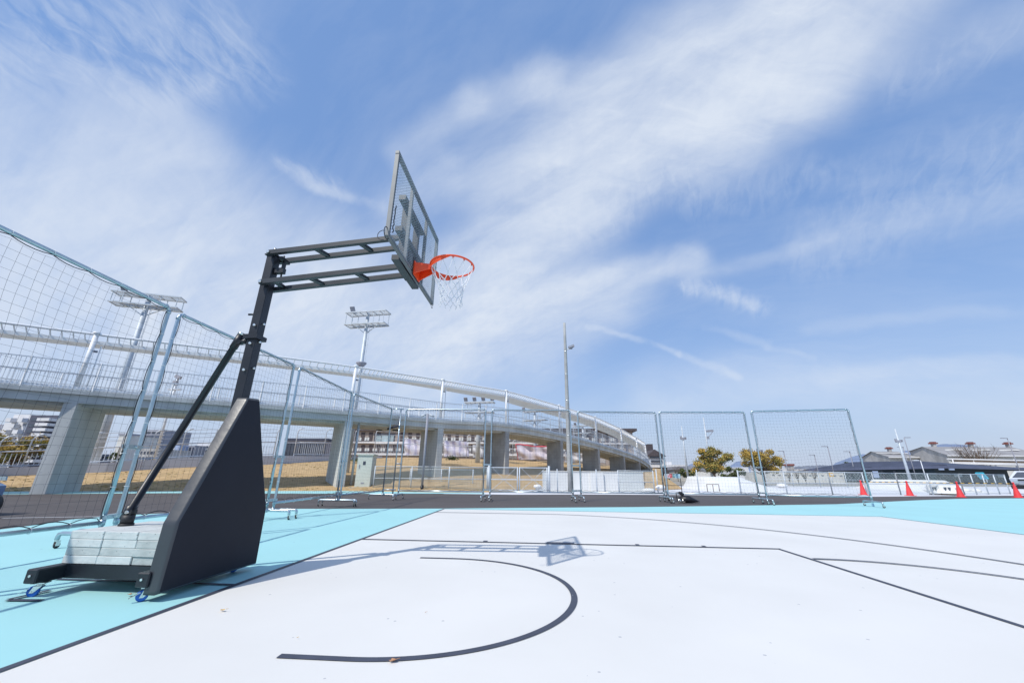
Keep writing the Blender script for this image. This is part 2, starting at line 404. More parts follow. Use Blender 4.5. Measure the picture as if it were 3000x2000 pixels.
bf.box((-1.300, .02, .15), (.10, 1.14, .10), bev=.008).box((-.385, .02, .15), (.10, 1.14, .10), bev=.008)
bf.box((-.8425, -.33, .15), (.811, .06, .097)).box((-.8425, .37, .15), (.811, .06, .097)).box((-.8425, .02, .13), (.811, .08, .05))
bf.build('base_frame', M_black, hoop)
def bolt(a, b_, r, n=8): MB().cyl(a, b_, r, n).build('bolt', M_bolt, hoop)
for x in (-1.30, -.385): bolt((x, -.549, .155), (x, -.560, .155), .009)
pc = Vector((-.37, -.02, 0))
for z in (1.89, 2.37, 2.17): bolt((pc.x+.01, -.069, z), (pc.x+.01, -.092, z), .013); bolt((-.321, -.02, z+.03), (-.298, -.02, z+.03), .012)
for x, z in ((-.352, 3.205), (-.362, 2.845)): bolt((x, -.136, z), (x, -.158, z), .016)
bolt((-.30, -.115, 3.23), (-.30, -.115, 3.262), .013)
for x, y in ((-1.29, -.47), (-.375, -.48), (-1.29, .50), (-.375, .44)):
    caster(hoop, x, y, .10, M_blue, rz=R(200) if x < -1 else R(215))
pole = MB(); pole.box((pc.x, pc.y, 1.71), (.10, .10, 3.0), bev=.006); pole.box((pc.x, pc.y, 3.214), (.13, .13, .012))
pole.box((pc.x-.02, pc.y, .215), (.17, .20, .02)); pole.build('pole', M_black, hoop)
cl = MB()
cl.box((pc.x, pc.y, 2.245), (.150, .150, .045)); cl.cyl((pc.x-.075, -.02, 2.215), (pc.x-.155, -.02, 2.20), .026, 12)
MB().cyl((pc.x-.049, -.02, 2.515), (pc.x-.135, -.02, 2.515), .011, 10).build('pin', M_black, hoop)
cl.cyl((-.525, -.045, 2.2), (-.525, .008, 2.2), .022, 10)
cl.build('clamp', M_black, hoop)
br = MB(); ba, bb_ = Vector((-1.245, 0, .50)), Vector((-.528, -.02, 2.285)); dv = (bb_-ba).normalized()
br.tube([ba, ba+dv*.12, ba+dv*.121, bb_-dv*.16, bb_-dv*.159, bb_], [.042, .042, .032, .032, .038, .038], 18)
brace = br.build('brace', M_black, hoop)
MB().cyl(bb_, bb_+dv*.022, .039, 18).build('end_cap', M_bolt, brace)
sk = MB(); sk.cyl((-1.215, 0, .444), (-1.215, 0, .462), .058, 20); sk.cyl((-1.215, 0, .462), (-1.215, 0, .535), .050, 20)
sk.cyl((-1.205, -.03, .56), (-1.205, .03, .56), .035, 14); sk.build('brace_socket', M_rub, hoop)
bolt((-1.205, -.045, .56), (-1.205, .045, .56), .015, 12)
# lifting arms
sl = .097
def arm(y, zat0, u0, u1, name):
    mb = MB(); a = Vector((u0, y, zat0)); b = Vector((u1, y, zat0+sl*(u1-u0))); mb.bar(a, b, .045, .05); return mb
for tag_, z0, u0, u1 in (('top', 3.205, -.375, 1.12), ('bottom', 2.845, -.385, 1.17)):
    mb = MB()
    for y in (-.115, .075):
        a = Vector((u0, y, z0)); b = Vector((u1, y, z0+sl*(u1-u0))); mb.bar(a, b, .045, .05)
    for u in (.18, .68):
        z = z0+sl*(u-u0); mb.bar((u-.02, -.092, z-.008), (u+.03, .052, z-.002), .05, .03)
    mb.build('arm', M_armp, hoop)
jk = MB(); jk.tube([(-.25, -.02, 3.22), (-.23, -.02, 2.87)], .009, 8); jk.box((-.265, -.02, 3.03), (.11, .05, .06)); jk.box((-.235, -.02, 3.16), (.04, .14, .03))
jk.box((-.23, -.02, 3.10), (.03, .03, .07)); jk.box((-.24, -.02, 2.87), (.05, .14, .03)); jk.build('height_jack', M_black, hoop)
# backboard
ub, vc, zc, bw, bh = 1.296, -.061, 3.373, 1.51, .945
bz0, bz1, bv0, bv1 = zc-bh/2, zc+bh/2, vc-bw/2, vc+bw/2
board = MB()
for z in (bz0+.02, bz1-.02): board.box((ub-.025, vc, z), (.036, bw, .032))
for v in (bv0+.02, bv1-.02): board.box((ub-.025, v, zc), (.0365, .032, bh-.07))
for v in (vc-.27, vc+.27): board.box((ub-.027, v, zc), (.032, .030, bh-.07))
board = board.build('backboard', M_bframe, hoop)
me_ = MB(); cw, ch = .036, .0165; nx = int((bw-.01)/cw); nz = int((bh-.01)/ch)
ox = vc-nx*cw/2; oz = zc-nz*ch/2
def seg(a, b, r=.0016):
    d = (b-a).normalized(); s = d.cross(Vector((1, 0, 0))).normalized(); x = Vector((1, 0, 0)); w = .0015
    vs = [a+s*w-x*.0010, a-s*w-x*.0010, a-s*w+x*.0010, a+s*w+x*.0010, b+s*w-x*.0010, b-s*w-x*.0010, b-s*w+x*.0010, b+s*w+x*.0010]
    me_.add(vs, [(0, 1, 5, 4), (1, 2, 6, 5), (2, 3, 7, 6), (3, 0, 4, 7)])
for j in range(nz):
    for i in range(nx):
        y = ox+(i+.5*(j % 2))*cw; z = oz+j*ch
        c = Vector((ub, y, z)); 
        if y+cw > ox+nx*cw+.001: continue
        m1 = Vector((ub, y+cw*.35, z+ch*.5)); m2 = Vector((ub, y+cw*.65, z+ch*.5))
        l = Vector((ub, y, z)); 
        # hexagonal expanded cell : two strands and bond
        seg(Vector((ub, y+cw*.15, z)), m1); seg(Vector((ub, y+cw*.85, z)), m2); seg(m1, m2)
me_.build('expanded_mesh', M_mesh, board)
bk = MB()
for z in (3.665, 3.285, 2.95): bk.box((1.185, -.045, z), (.075, .66, .055))
for v in (-.23, .14): bk.box((1.186, v, 3.305), (.065, .05, .69))
bk.box((1.13, -.02, 3.33), (.05, .26, .10)); bk.box((1.15, -.02, 3.0), (.05, .26, .12)); bk.box((1.236, -.055, 3.05), (.03, .28, .22))
bk.build('board_carrier', M_armp, hoop)
# cable ties and chain at near lower corner
rc = Vector((ub-.03, bv0+.01, bz0+.03))
MB().tube([rc+Vector((.0, .055*math.cos(t), .055*math.sin(t))) for t in [k*.45 for k in range(14)]], .004, 6).build('cable_tie', M_rub, board)
MB().tube([rc+Vector((.05*math.cos(t)-.03, 0.0, .05*math.sin(t)-.02)) for t in [k*.45 for k in range(12)]], .003, 6).build('cable_tie', M_rub, board)
MB().tube([(ub+.006+.004*math.sin(k*2.1), bv0+.05+.008*math.sin(k*1.7), bz0+.06+.022*k) for k in range(14)], .005, 5).build('cable_tie', M_rub, board)
MB().tube([(ub-.02, bv1-.02+.035*math.cos(t), bz0-.01+.035*math.sin(t)) for t in [k*.5 for k in range(13)]], .003, 6).build('cable_tie', M_rub, board)
# rim
uc, rv, rz_, rr = ub+.165+.225, -.062, 3.005, .2275
rim = MB(); rim.tube([(uc+rr*math.cos(t), rv+rr*math.sin(t), rz_) for t in [2*math.pi*k/48 for k in range(48)]], .010, 10, closed=True)
x0 = ub+.012
rim.prism([(x0, rv-.09, rz_+.012), (x0, rv+.09, rz_+.012), (uc-rr+.01, rv+.05, rz_+.009), (uc-rr+.01, rv-.05, rz_+.009)], (0, 0, -.012))
for sgn in (-1, 1):
    # box-like bracket flanks below the rim plane
    rim.prism([(x0, rv+sgn*.085, rz_), (uc-rr+.02, rv+sgn*.052, rz_), (uc-rr+.02, rv+sgn*.052, rz_-.045), (x0, rv+sgn*.085, rz_-.115)], (0, sgn*.006, 0))
    # flared crescent brace plates under the ring
    n = 14; vs = []
    for k in range(n+1):
        t = math.pi-sgn*(R(4)+R(96)*k/n); h = .058*math.sin(math.pi*min(1, .16+.84*k/n))**.8
        p = Vector((uc+rr*math.cos(t), rv+rr*math.sin(t), rz_-.004)); vs += [p, p+Vector((0.0, 0.0, -h-.002))]
    rim.add(vs, [(2*k, 2*k+1, 2*k+3, 2*k+2) for k in range(n)])
rim.box((ub+.012, rv, rz_-.05), (.012, .20, .15))
rim = rim.build('rim', M_orange, hoop)
MB().box((ub+.0045, rv, rz_-.04), (.003, .25, .21)).build('rim_backing', M_rub, hoop)
hk = MB()
for k in range(12):
    t = 2*math.pi*(k+.5)/12
    hk = MB()
    for q in (-.05, .05): hk.tube([(uc+rr*math.cos(t+q), rv+rr*math.sin(t+q), rz_-.004), (uc+(rr-.004)*math.cos(t+q*.5), rv+(rr-.004)*math.sin(t+q*.5), rz_-.026), (uc+rr*math.cos(t), rv+rr*math.sin(t), rz_-.012)], .003, 5)
    hk.build('net_hook', M_orange, rim)
net = MB(); rnd = random.Random(5)
rad = [.222, .168, .140, .122, .112, .108, .112]; zz = [-.016, -.155, -.220, -.28, -.335, -.385, -.42]
node = {}
for j in range(len(rad)):
    for k in range(12):
        t = 2*math.pi*(k+.5*(j % 2)+.5)/12+rnd.uniform(-.04, .04)*(j > 0)
        r = rad[j]*(1+rnd.uniform(-.04, .04)*(j > 0))
        node[j, k] = Vector((uc+r*math.cos(t)+.012*j/6, rv+r*math.sin(t), rz_+zz[j]+rnd.uniform(-.008, .008)*(j > 0)))
for j in range(len(rad)-1):
    for k in range(12):
        for d in ((0, -1) if j % 2 == 0 else (0, 1)):
            a, b = node[j, k], node[j+1, (k+d) % 12]
            m = (a+b)/2+Vector((rnd.uniform(-.004, .004), rnd.uniform(-.004, .004), -.004))
            net.tube([a, m, b], .0034 if j == 0 else .0042, 5, cap=False)
for k in range(12):
    a = node[len(rad)-1, k]; net.tube([a, a+Vector((rnd.uniform(-.01, .01), rnd.uniform(-.01, .01), -.035))], .0045, 5)
    for j in range(1, len(rad)): net.lathe([(0.0, -.006), (.0055, -.003), (.0055, .003), (0, .006)], node[j, k], 5)
net.build('net', M_netw, rim)
# pad
pf = -.25; pb = -.365
outl = [(-.53, .05), (-.52, .535), (-.068, 1.612), (.086, 1.625), (.533, .562), (.538, .05)]
def padmesh():
    mb = MB(); n = len(outl); cx = sum(p[0] for p in outl)/n; cz = sum(p[1] for p in outl)/n
    # rounded edge ring
    rings = [(pb, 0.0), (pf-.025, 0.0), (pf-.009, .006), (pf, .022)]
    # densify
    den = []
    for i in range(n):
        a, b = outl[i], outl[(i+1) % n]; L = math.hypot(a[0]-b[0], a[1]-b[1]); k = max(2, int(L/.03))
        for q in range(k): den.append((lerp(a[0], b[0], q/k), lerp(a[1], b[1], q/k)))
    m = len(den); vs = []
    for x, ins in rings:
        for (y, z) in den:
            d = Vector((cx-y, cz-z)); d.normalize(); vs.append((x, y+d.x*ins, z+d.y*ins))
    fs = [(i*m+k, i*m+(k+1) % m, (i+1)*m+(k+1) % m, (i+1)*m+k) for i in range(len(rings)-1) for k in range(m)]
    return mb, vs, fs, m, rings
mb, vs, fs, m, rings = padmesh()
side = MB(); side.add(vs, fs, True)
pd = MB(); last = vs[-m:]; pd.face(last[::-1] if False else last); pad = pd.build('pad', M_vinyl, hoop)
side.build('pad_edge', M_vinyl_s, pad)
bk2 = MB(); bk2.face(vs[:m][::-1]); bk2.build('pad_back', M_vinyl, pad)

# concrete paving slabs stacked on the base
rows = ['bottom', 'second', 'third', 'top']; cols = ['rear', 'middle', 'front']
rnd = random.Random(11)
for lay in range(4):
    for ci in range(3):
        for ri in range(2):
            cx = -1.325+.305*(ci+.5)+rnd.uniform(-.006, .006); cy = -.352+.356*(ri+.5)+(rnd.uniform(-.006, .006) if ri == 0 else 0)
            s = MB(); s.box((cx, cy, .2005+.0608*(lay+.5)), (.2995, .350, .0595), Matrix.Rotation(R(rnd.uniform(-.5, .5)), 3, 'Z'), bev=.004)
            o = s.build('paving_slab', rnd.choice([M_blk, M_blk, M_blk2]))
            org = Vector((cx, cy, .2005)); o.data.transform(Matrix.Translation(-org)); o.location = org
            tag(o, f"concrete slab in the {rows[lay]} layer, {cols[ci]} column, {'near' if ri == 0 else 'far'} row on the hoop base", 'concrete slab', 'concrete slabs weighing down the hoop base')

# fallen leaves
def leaf(px, py, size, m, label, seed):
    rnd = random.Random(seed); c = at(px, py); mb = MB(); n = 9; pts = []
    for k in range(n):
        t = 2*math.pi*k/n; r = size*(.6+.4*rnd.random()); pts.append(Vector((c.x+r*math.cos(t)*1.0, c.y+r*math.sin(t)*.6, .014+.35*size*rnd.random())))
    cc = Vector((c.x, c.y, .012)); vs = [cc]+pts
    mb.add(vs, [(0, 1+k, 1+(k+1) % n) for k in range(n)])
    mb.tube([pts[0], pts[0]+Vector((size*.7, size*.1, .004))], .0012, 5)
    o = mb.build('fallen_leaf', m); o.data.transform(Matrix.Translation(-c)); o.location = c; tag(o, label, 'leaf')
leaf(1151, 1943, .026, M_dry, 'curled brown dry leaf beside the dark arc on the court', 1)
leaf(651, 1793, .022, M_dry2, 'small yellow dry leaf on the white court near the baseline', 2)
leaf(381, 1746, .028, M_dry, 'thin brown dry leaf on cyan paint between the hoop wheels', 3)
leaf(870, 1874, .006, M_dry2, 'tiny yellowish leaf scrap on the white court inside the arc', 4)
leaf(1246, 1799, .007, M_dry, 'tiny dark leaf scrap in the middle of the white court', 6)

# ------------------------------------------------------------------ wheeled net panels
HP = 3.24
WORLD = False
def make_panel(width, seed, nfeet=(True, True)):
    rnd = random.Random(seed); w = width
    p = thing('net_panel', (0, 0, 0), 'x', 'net fence', 'wheeled net panels fencing the court')
    r = .0243; x0, x1, z0, z1 = r, w-r, .30, HP-r; c = .07
    pts = []
    def arcp(cx, cz, a0, a1): return [(cx+c*math.cos(R(a0+(a1-a0)*k/5)), 0, cz+c*math.sin(R(a0+(a1-a0)*k/5))) for k in range(6)]
    fr_ = MB()
    fr_.tube([(x0, 0, .17)]+[(x0, 0, z0), (x0, 0, 1.2)]+arcp(x0+c, z1-c, 180, 90)+[(w/2, 0, z1)]+arcp(x1-c, z1-c, 90, 0)+[(x1, 0, 1.2), (x1, 0, .17)], r, 10)
    fr_.tube([(x0, 0, z0), (x1, 0, z0)], r*.96, 10)
    for x in (x0, x1):
        for z in (z0, .17): fr_.tube([(x, 0, z-.035), (x, 0, z+.035)], r*1.35, 10)
    for x in (x0+c, x1-c): fr_.tube([(x-.02, 0, z1), (x+.02, 0, z1)], r*1.3, 10)
    for x in (x0, x1): fr_.tube([(x, 0, z1-c-.02), (x, 0, z1-c+.02)], r*1.3, 10)
    fr_.build('frame', M_galv, p)
    for x, sd in ((x0, 1), (x1, -1)):
        ft = MB(); L_ = .50; fx = x+sd*.0
        ft.tube([(fx, -L_, .10), (fx, -L_, .135), (fx, -L_+.01, .16), (fx, -L_+.04, .17), (fx, 0, .17), (fx, L_-.04, .17), (fx, L_-.01, .16), (fx, L_, .135), (fx, L_, .10)], r, 10)
        ft.tube([(fx, -.04, .17), (fx, .04, .17)], r*1.3, 10)
        ft = ft.build('foot', M_galv, p)
        for y in (-L_, L_):
            cb = MB(); cb.cyl((fx, y, .112), (fx, y, .08), .020, 8)
            cb.box((fx+.012, y-.017, .06), (.045, .004, .06)).box((fx+.012, y+.017, .06), (.045, .004, .06))
            k = cb.build('caster', M_bolt, p)
            wb = MB().lathe([(.004, -.011), (.03, -.012), (.0365, -.007), (.0365, .007), (.03, .012), (.004, .011)], (fx+.018, y, .0365), 14, 'y'); wb.build('wheel', M_rub, k)
    # net
    nt_ = MB(); g = .104; a0, a1, b0, b1 = x0+.05, x1-.05, z0+.055, z1-.055
    nxx = round((a1-a0)/g); nzz = round((b1-b0)/g); ph = [rnd.uniform(0, 6.28) for _ in range(6)]
    def q(i, j):
        s, t = i/nxx, j/nzz; e = math.sin(math.pi*min(max(s, 0), 1))*math.sin(math.pi*min(max(t, 0), 1))
        bl = .035*e*math.sin(2.3*s*3+ph[0]+t*2)+.02*e*math.sin(7*t+ph[1]+3*s)
        dz = .018*e*math.sin(9*s+ph[2])+.010*math.sin(15*s+ph[3]+5*t)*e-.03*e*t+.006*math.sin(3*j+i*1.3)*e
        dx = .016*e*math.sin(7*t+ph[4]+2*s)+.006*e*math.sin(i*2.1+j)
        if j == nzz: dz -= .028*abs(math.sin(math.pi*(s*(a1-a0)/.38)))
        if j == 0: dz += .022*abs(math.sin(math.pi*(s*(a1-a0)/.38)))
        if i in (0, nxx): dx += (1 if i == 0 else -1)*.028*abs(math.sin(math.pi*(t*(b1-b0)/.42)))
        return Vector((a0+(a1-a0)*s+dx, .0+bl, b0+(b1-b0)*t+dz))
    cr = .0012
    for i in range(nxx+1): nt_.tube([q(i, j) for j in range(nzz+1)], cr, 3, cap=False, smooth=False)
    for j in range(nzz+1): nt_.tube([q(i, j) for i in range(nxx+1)], cr, 3, cap=False, smooth=False)
    nt_.build('net', M_net, p)
    rp = MB(); ring = []
    n = round((x1-x0)/.38); m_ = round((z1-z0)/.42)
    def scal(pa, pb, k, inward, dip):
        out = []
        for i in range(k):
            for s in (0, .2, .4, .6, .8):
                t = (i+s)/k; pnt = Vector(pa).lerp(Vector(pb), t)+Vector(inward)*(.026+dip*4*s*(1-s)); out.append(pnt)
        return out
    ring = scal((x0, 0, z0), (x1, 0, z0), n, (0, 0, 1), .04)+scal((x1, 0, z0), (x1, 0, z1), m_, (-1, 0, 0), .022)+scal((x1, 0, z1), (x0, 0, z1), n, (0, 0, -1), .03)+scal((x0, 0, z1), (x0, 0, z0), m_, (1, 0, 0), .022)
    rp.tube(ring, .0052, 5, closed=True); rp.build('lacing_rope', M_rope, p)
    def tie(c, ax):
        c = Vector(c); rad_ = .030
        MB().tube([c+(Vector((0, rad_*math.cos(t), rad_*math.sin(t))) if ax == 'x' else Vector((rad_*math.cos(t), rad_*math.sin(t), 0))) for t in [k*math.pi/5 for k in range(10)]], .0028, 4, closed=True).build('tie', M_tie, p)
    for i in range(1, n):
        for z in (z0, z1): tie((x0+(x1-x0)*i/n, 0, z), 'x')
    for i in range(1, m_):
        for x in (x0, x1): tie((x, 0, z0+(z1-z0)*i/m_), 'z')
    return p
P0 = [((503.4, 899), 'L')]
pan = [  # (left top px, right top px, H)
 (None, (503.4, 899)), ((523.8, 913), (864.3, 1066.8)), ((877.8, 1072), (1032, 1148.5)), ((1037.8, 1149.7), (1149.2, 1195)),
 ((1188.8, 1197), (1425, 1196.7)), ((1439.9, 1197.6), (1671.4, 1199.7)), ((1689.9, 1202.7), (1922, 1206)), ((1928, 1204.8), (2181.6, 1204.8)), ((2197, 1202.3), (2484.6, 1191.3))]
labels = ['wheeled net panel behind the stacked concrete slabs, beside the pale blue cart', 'wheeled net panel directly behind the leaning hoop brace and navy pad',
 'wheeled net panel between the navy pad and the second concrete pier', 'steeply receding net panel in front of the utility cabinet',
 'net panel in front of the slim dark lamp post', 'net panel in front of the chainlink gate, ending at the tall pole', 'net panel in front of the white wall and the low end of the walkway',
 'net panel standing behind the scoreboard, in front of the green tree', 'end net panel of the row, its foot beside the first traffic cone']
protos = [make_panel(3.12, s) for s in (1, 2, 3)]
used = [0, 0, 0]
def place(a, b, i, label):
    k = i % 3
    o = protos[k] if not used[k] else dup(protos[k]); used[k] = 1
    d = (b-a); w = math.hypot(d.x, d.y); o.location = (a.x, a.y, 0); o.rotation_euler = (0, 0, math.atan2(d.y, d.x)); o.scale = (w/3.12, 1, 1); o['label'] = label
    return o
bpy.context.view_layer.update()
for i, (pa, pb) in enumerate(pan):
    H_ = HP+(.05 if i == 8 else 0)
    b = at(*pb, HP) if i < 8 else at(2484.6, 1191.3, 3.30)
    if pa: a = at(*pa, HP)
    else:
        d0 = (at(0, 658, HP)-b); d0.z = 0; a = b+d0.normalized()*3.12
    place(a, b, i, labels[i])
    if i == 0:
        a2 = a+Vector((.02, -.16, 0)); b2 = a2+Vector((.10, -3.12, 0)); place(b2, a2, 9, 'net panel at the near end of the row, past the pale blue cart')
# narrow corner link between panels four and five (two posts tied by short bars)
WORLD = True
lk = MB(); A_ = at(1149.2, 1195, HP); B2 = at(1186, 1196.4, HP)
lk = thing('corner_link', (A_.x, A_.y, 0), 'short tied pipe link closing the corner between the receding and facing net panels', 'pipe link')
m1 = MB(); m1.tube([(A_.x+.03, A_.y-.02, HP-.03), (B2.x-.03, B2.y-.02, HP-.03)], .022, 8)
m1.tube([(A_.x+.03, A_.y-.03, .33), (B2.x-.03, B2.y-.02, .33)], .022, 8); m1.tube([(B2.x-.14, B2.y, .15), (B2.x-.14, B2.y, HP-.03)], .024, 8)
m1.tube([(B2.x-.14, B2.y, 1.22), (B2.x+.04, B2.y, 1.22)], .02, 8)
m1.build('pipe', M_galv, lk)
m2 = MB()
for k in range(4): m2.tube([(A_.x+.06+k*.09, A_.y-.02, .35), (A_.x+.06+k*.09, A_.y-.02, HP-.05)], .0016, 3)
for k in range(28): m2.tube([(A_.x+.03, A_.y-.02, .40+k*.104), (B2.x-.14, B2.y-.02, .40+k*.104)], .0016, 3)
m2.build('net', M_net, lk)
# clips between neighbouring panels
for (xa, ya), (xb, yb), lb in (((503.4, 899), (523.8, 913), 'behind the hoop'), ((864.3, 1066.8), (877.8, 1072), 'beyond the navy pad'), ((1032, 1148.5), (1037.8, 1149.7), 'beside the second pier'),
        ((1425, 1196.7), (1439.9, 1197.6), 'at the gate hinge'), ((1671.4, 1199.7), (1689.9, 1202.7), 'at the tall pole'), ((1922, 1206), (1928, 1204.8), 'at the scoreboard'), ((2181.6, 1204.8), (2197, 1202.3), 'at the last panel')):
    a, b = at(xa, ya, HP), at(xb, yb, HP); c = (a+b)/2; t = thing('pipe_clamp', (c.x, c.y, .3), 'metal clamps joining the two net panel posts '+lb, 'clamp', 'clamps between net panels')
    d = Vector((b.x-a.x, b.y-a.y, 0)); d.normalize()
    for z in (.36, 1.22):
        mb = MB(); mb.bar(Vector((a.x, a.y, z))-d*.05, Vector((b.x, b.y, z))+d*.05, .075, .05); mb.build('clamp_plate', M_galv, t)
        mb = MB(); n_ = d.cross(Vector((0, 0, 1))); q = Vector((c.x, c.y, z)); mb.cyl(q-n_*.06, q+n_*.06, .012, 8); mb.build('bolt', M_bolt, t)

# ------------------------------------------------------------------ elevated walkway
st = [(205, 1177, 3.49), (1025, 1233, 3.6), (1295, 1254, 3.68), (1490, 1263.7, 3.88), (1649, 1290.5, 3.72), (1757, 1315.8, 3.32), (1832, 1336.6, 2.92), (1877, 1353, 2.48), (1902, 1369, 1.93), (1913, 1380, 1.45)]
S_ = [at(x, y, z) for x, y, z in st]
S_[0] = Vector((-16.58, 10.85, 3.49))
pre = S_[0]+(S_[0]-S_[1]).normalized()*9; pre += Vector((1.0, -.6, 0)); pre.z = 3.42
pre2 = pre+Vector((-3.4, -8, -.05))
CT = [pre2, pre]+S_+[S_[-1]+Vector((5, 9, -.6))]
def cat(p, n=12):
    out = []; ks = []
    for i in range(1, len(p)-2):
        for k in range(n):
            t = k/n; a, b, c, d = p[i-1], p[i], p[i+1], p[i+2]
            out.append(.5*((2*b)+(c-a)*t+(2*a-5*b+4*c-d)*t*t+(3*b-a-3*c+d)*t*t*t))
    out.append(p[-2].copy()); return out
NS = 14
path = cat([pre2+Vector((-2, -8, 0))]+CT, NS)     # starts at pre2
nrm = []
for i, p in enumerate(path):
    t = path[min(i+1, len(path)-1)]-path[max(i-1, 0)]; t.z = 0; t.normalize(); nrm.append(Vector((-t.y, t.x, 0)))
idx_of = lambda s: int((s+2)*NS)      # index of station s (0 = first pier)
LP = len(path)
i_end = idx_of(9)
def sweep(mb, prof, i0=0, i1=None, zf=None, smooth=False, closed=True):
    """sweep polygon prof of (n, dz) along path; zf(i) gives the base height"""
    i1 = i_end if i1 is None else i1; n = len(prof); vs = []
    for i in range(i0, i1+1):
        z = path[i].z if zf is None else zf(i)
        for a, dz in prof: q = path[i]+nrm[i]*a; vs.append((q.x, q.y, z+dz))
    m = i1-i0+1; fs = [(i*n+k, i*n+(k+1) % n, (i+1)*n+(k+1) % n, (i+1)*n+k) for i in range(m-1) for k in range(n if closed else n-1)]
    if closed: fs += [tuple(range(n))[::-1], tuple((m-1)*n+k for k in range(n))]
    mb.add(vs, fs, smooth)
DW = 3.6
walk = thing('elevated_walkway', S_[1], 'long curved concrete walkway on wall piers with white canopy tube, descending behind the skate park', 'walkway')
dk = MB(); sweep(dk, [(.10, 0), (DW-.1, 0), (DW-.1, .34), (.10, .34)]); dk.build('deck', M_conc, walk)
dk = MB(); sweep(dk, [(0, .343), (DW, .343), (DW, .50), (0, .50)]); dk.build('deck_edge', M_conc, walk)
dk = MB(); sweep(dk, [(.45, -.10), (DW-.45, -.10), (DW-.45, -.002), (.45, -.002)]); dk.build('deck_soffit', M_conc, walk)
gt = MB()
rn = random.Random(4)
for s in range(10):
    i = idx_of(s); p, nv = path[i], nrm[i]
    if s == 0: nv = Vector((-.47, .88, 0)).normalized()
    t = Vector((nv.y, -nv.x, 0)); zt = p.z-.001
    bz = [-.05, -.02, .15, .3, .4, .4, .4, .4, .3, .3][s]
    w0, w1 = .205, .22
    pr = MB(); a = p+nv*.12; b = p+nv*[2.55, 2.55, 2.4, 2.4, 1.6, 1.9, 1.9, 1.9, 1.9, 1.9][s]; az = lambda q, z: (q.x, q.y, z)
    vs = [az(a-t*w0, zt), az(a+t*w0, zt), az(b+t*w0, zt), az(b-t*w0, zt), az(a-t*w1, bz), az(a+t*w1, bz), az(b+t*w1, bz), az(b-t*w1, bz)]
    pr.add(vs, [(0, 3, 2, 1), (4, 5, 6, 7), (0, 1, 5, 4), (1, 2, 6, 5), (2, 3, 7, 6), (3, 0, 4, 7)])
    pr = pr.build('pier', M_conc if s < 3 else M_conc_d, walk)
    # formwork tie holes
    th = MB()
    if s < 4:
        for zi in range(7):
            z = bz+.35+zi*.48
            if z > zt-.2: break
            wz = lerp(w1, w0, (z-bz)/(zt-bz))
            for o_ in (-.11, .11):
                c = a-nv*.0015+t*o_; th.add([az(c+t*(.016*math.cos(k)), z+.016*math.sin(k)) for k in [q*math.pi/4 for q in range(8)]], [tuple(range(8))])
            for sg in (-1, 1):
                for o_ in (.35, .85, 1.35, 1.85):
                    c = a+t*sg*(wz+.002)+nv*o_; th.add([az(c+nv*(.016*math.cos(k)), z+.016*math.sin(k)) for k in [q*math.pi/4 for q in range(8)]], [tuple(range(8))])
        th.build('tie_holes', M_bgrey, pr)
# railing on both edges
for nm, off in (('near', .14), ('far', DW-.14)):
    rl = MB(); top = MB(); plist = []
    L = 0.; last = None
    acc = 0.; accp = 0.
    for i in range(idx_of(-2), i_end):
        a, b = path[i]+nrm[i]*off, path[i+1]+nrm[i+1]*off; d = (b-a); l = math.hypot(d.x, d.y)
        s = -acc
        while s < l:
            if s >= 0:
                q = a+d*(s/l); rl.box((q.x, q.y, q.z+1.10), (.013, .013, 1.14))
            s += .13
        acc = l-(s-.13) if s-.13 <= l else 0
        acc = (l-(s-.13))
        acc = acc if acc < .13 else 0
        s = -accp
        while s < l:
            if s >= 0:
                q = a+d*(s/l); plist.append((q.x, q.y, q.z+1.12))
            s += 2.0
        accp = (l-(s-2.0))
        if nm == 'near':
            pass
    for dz in (.56, 1.18, 1.68): sweep(top, [(off-.02, dz), (off+.02, dz), (off+.02, dz+.035), (off-.02, dz+.035)])
    g = rl.build('railing', M_rail, walk); [MB().box(c_, (.05, .05, 1.24)).build('post', M_wsteel, g) for c_ in plist]; top.build('handrail', M_rail, g)
# clear panel strip / kick plates along the foot of the railing
kp = MB(); sweep(kp, [(.17, .50), (.185, .50), (.185, .68), (.17, .68)]); kp.build('kick_plate', M_wsteel, walk)
# tube and canopy
tube_px = interp([(-300, 930), (0, 957), (291, 981), (700, 1030), (1044, 1075), (1304, 1115), (1497, 1148), (1645, 1190), (1748, 1223), (1820, 1256), (1865, 1282), (1897, 1302), (1905, 1325), (1911, 1348), (1916, 1370)])
tz = []
for i in range(LP):
    q = path[i]+nrm[i]*.30; x, y = proj((q.x, q.y, path[i].z+2.9))
    if i < idx_of(0): tz.append(None)
    else: tz.append(zfor(q.x, q.y, tube_px))
z_first = tz[idx_of(0)]
for i in range(LP):
    if tz[i] is None: tz[i] = z_first-.022*(idx_of(0)-i)
for _ in range(6): tz = [tz[0]]+[(tz[i-1]+tz[i]*2+tz[i+1])/4 for i in range(1, LP-1)]+[tz[-1]]
for i in range(idx_of(8), LP): tz[i] = path[i].z+(tz[idx_of(8)]-path[idx_of(8)].z)*max(.35, 1-.06*(i-idx_of(8)))
cn = MB(); cn.tube([(path[i]+nrm[i]*.30)+Vector((0, 0, tz[i]-path[i].z)) for i in range(0, i_end+1)], .052, 10); cn.build('canopy_tube', M_wsteel, walk)
zf = lambda i: tz[i]
bm_ = MB(); sweep(bm_, [(.62, -.36), (.78, -.36), (.78, -.21), (.62, -.21)], zf=zf); bm_.build('canopy_beam', M_wsteel, walk)
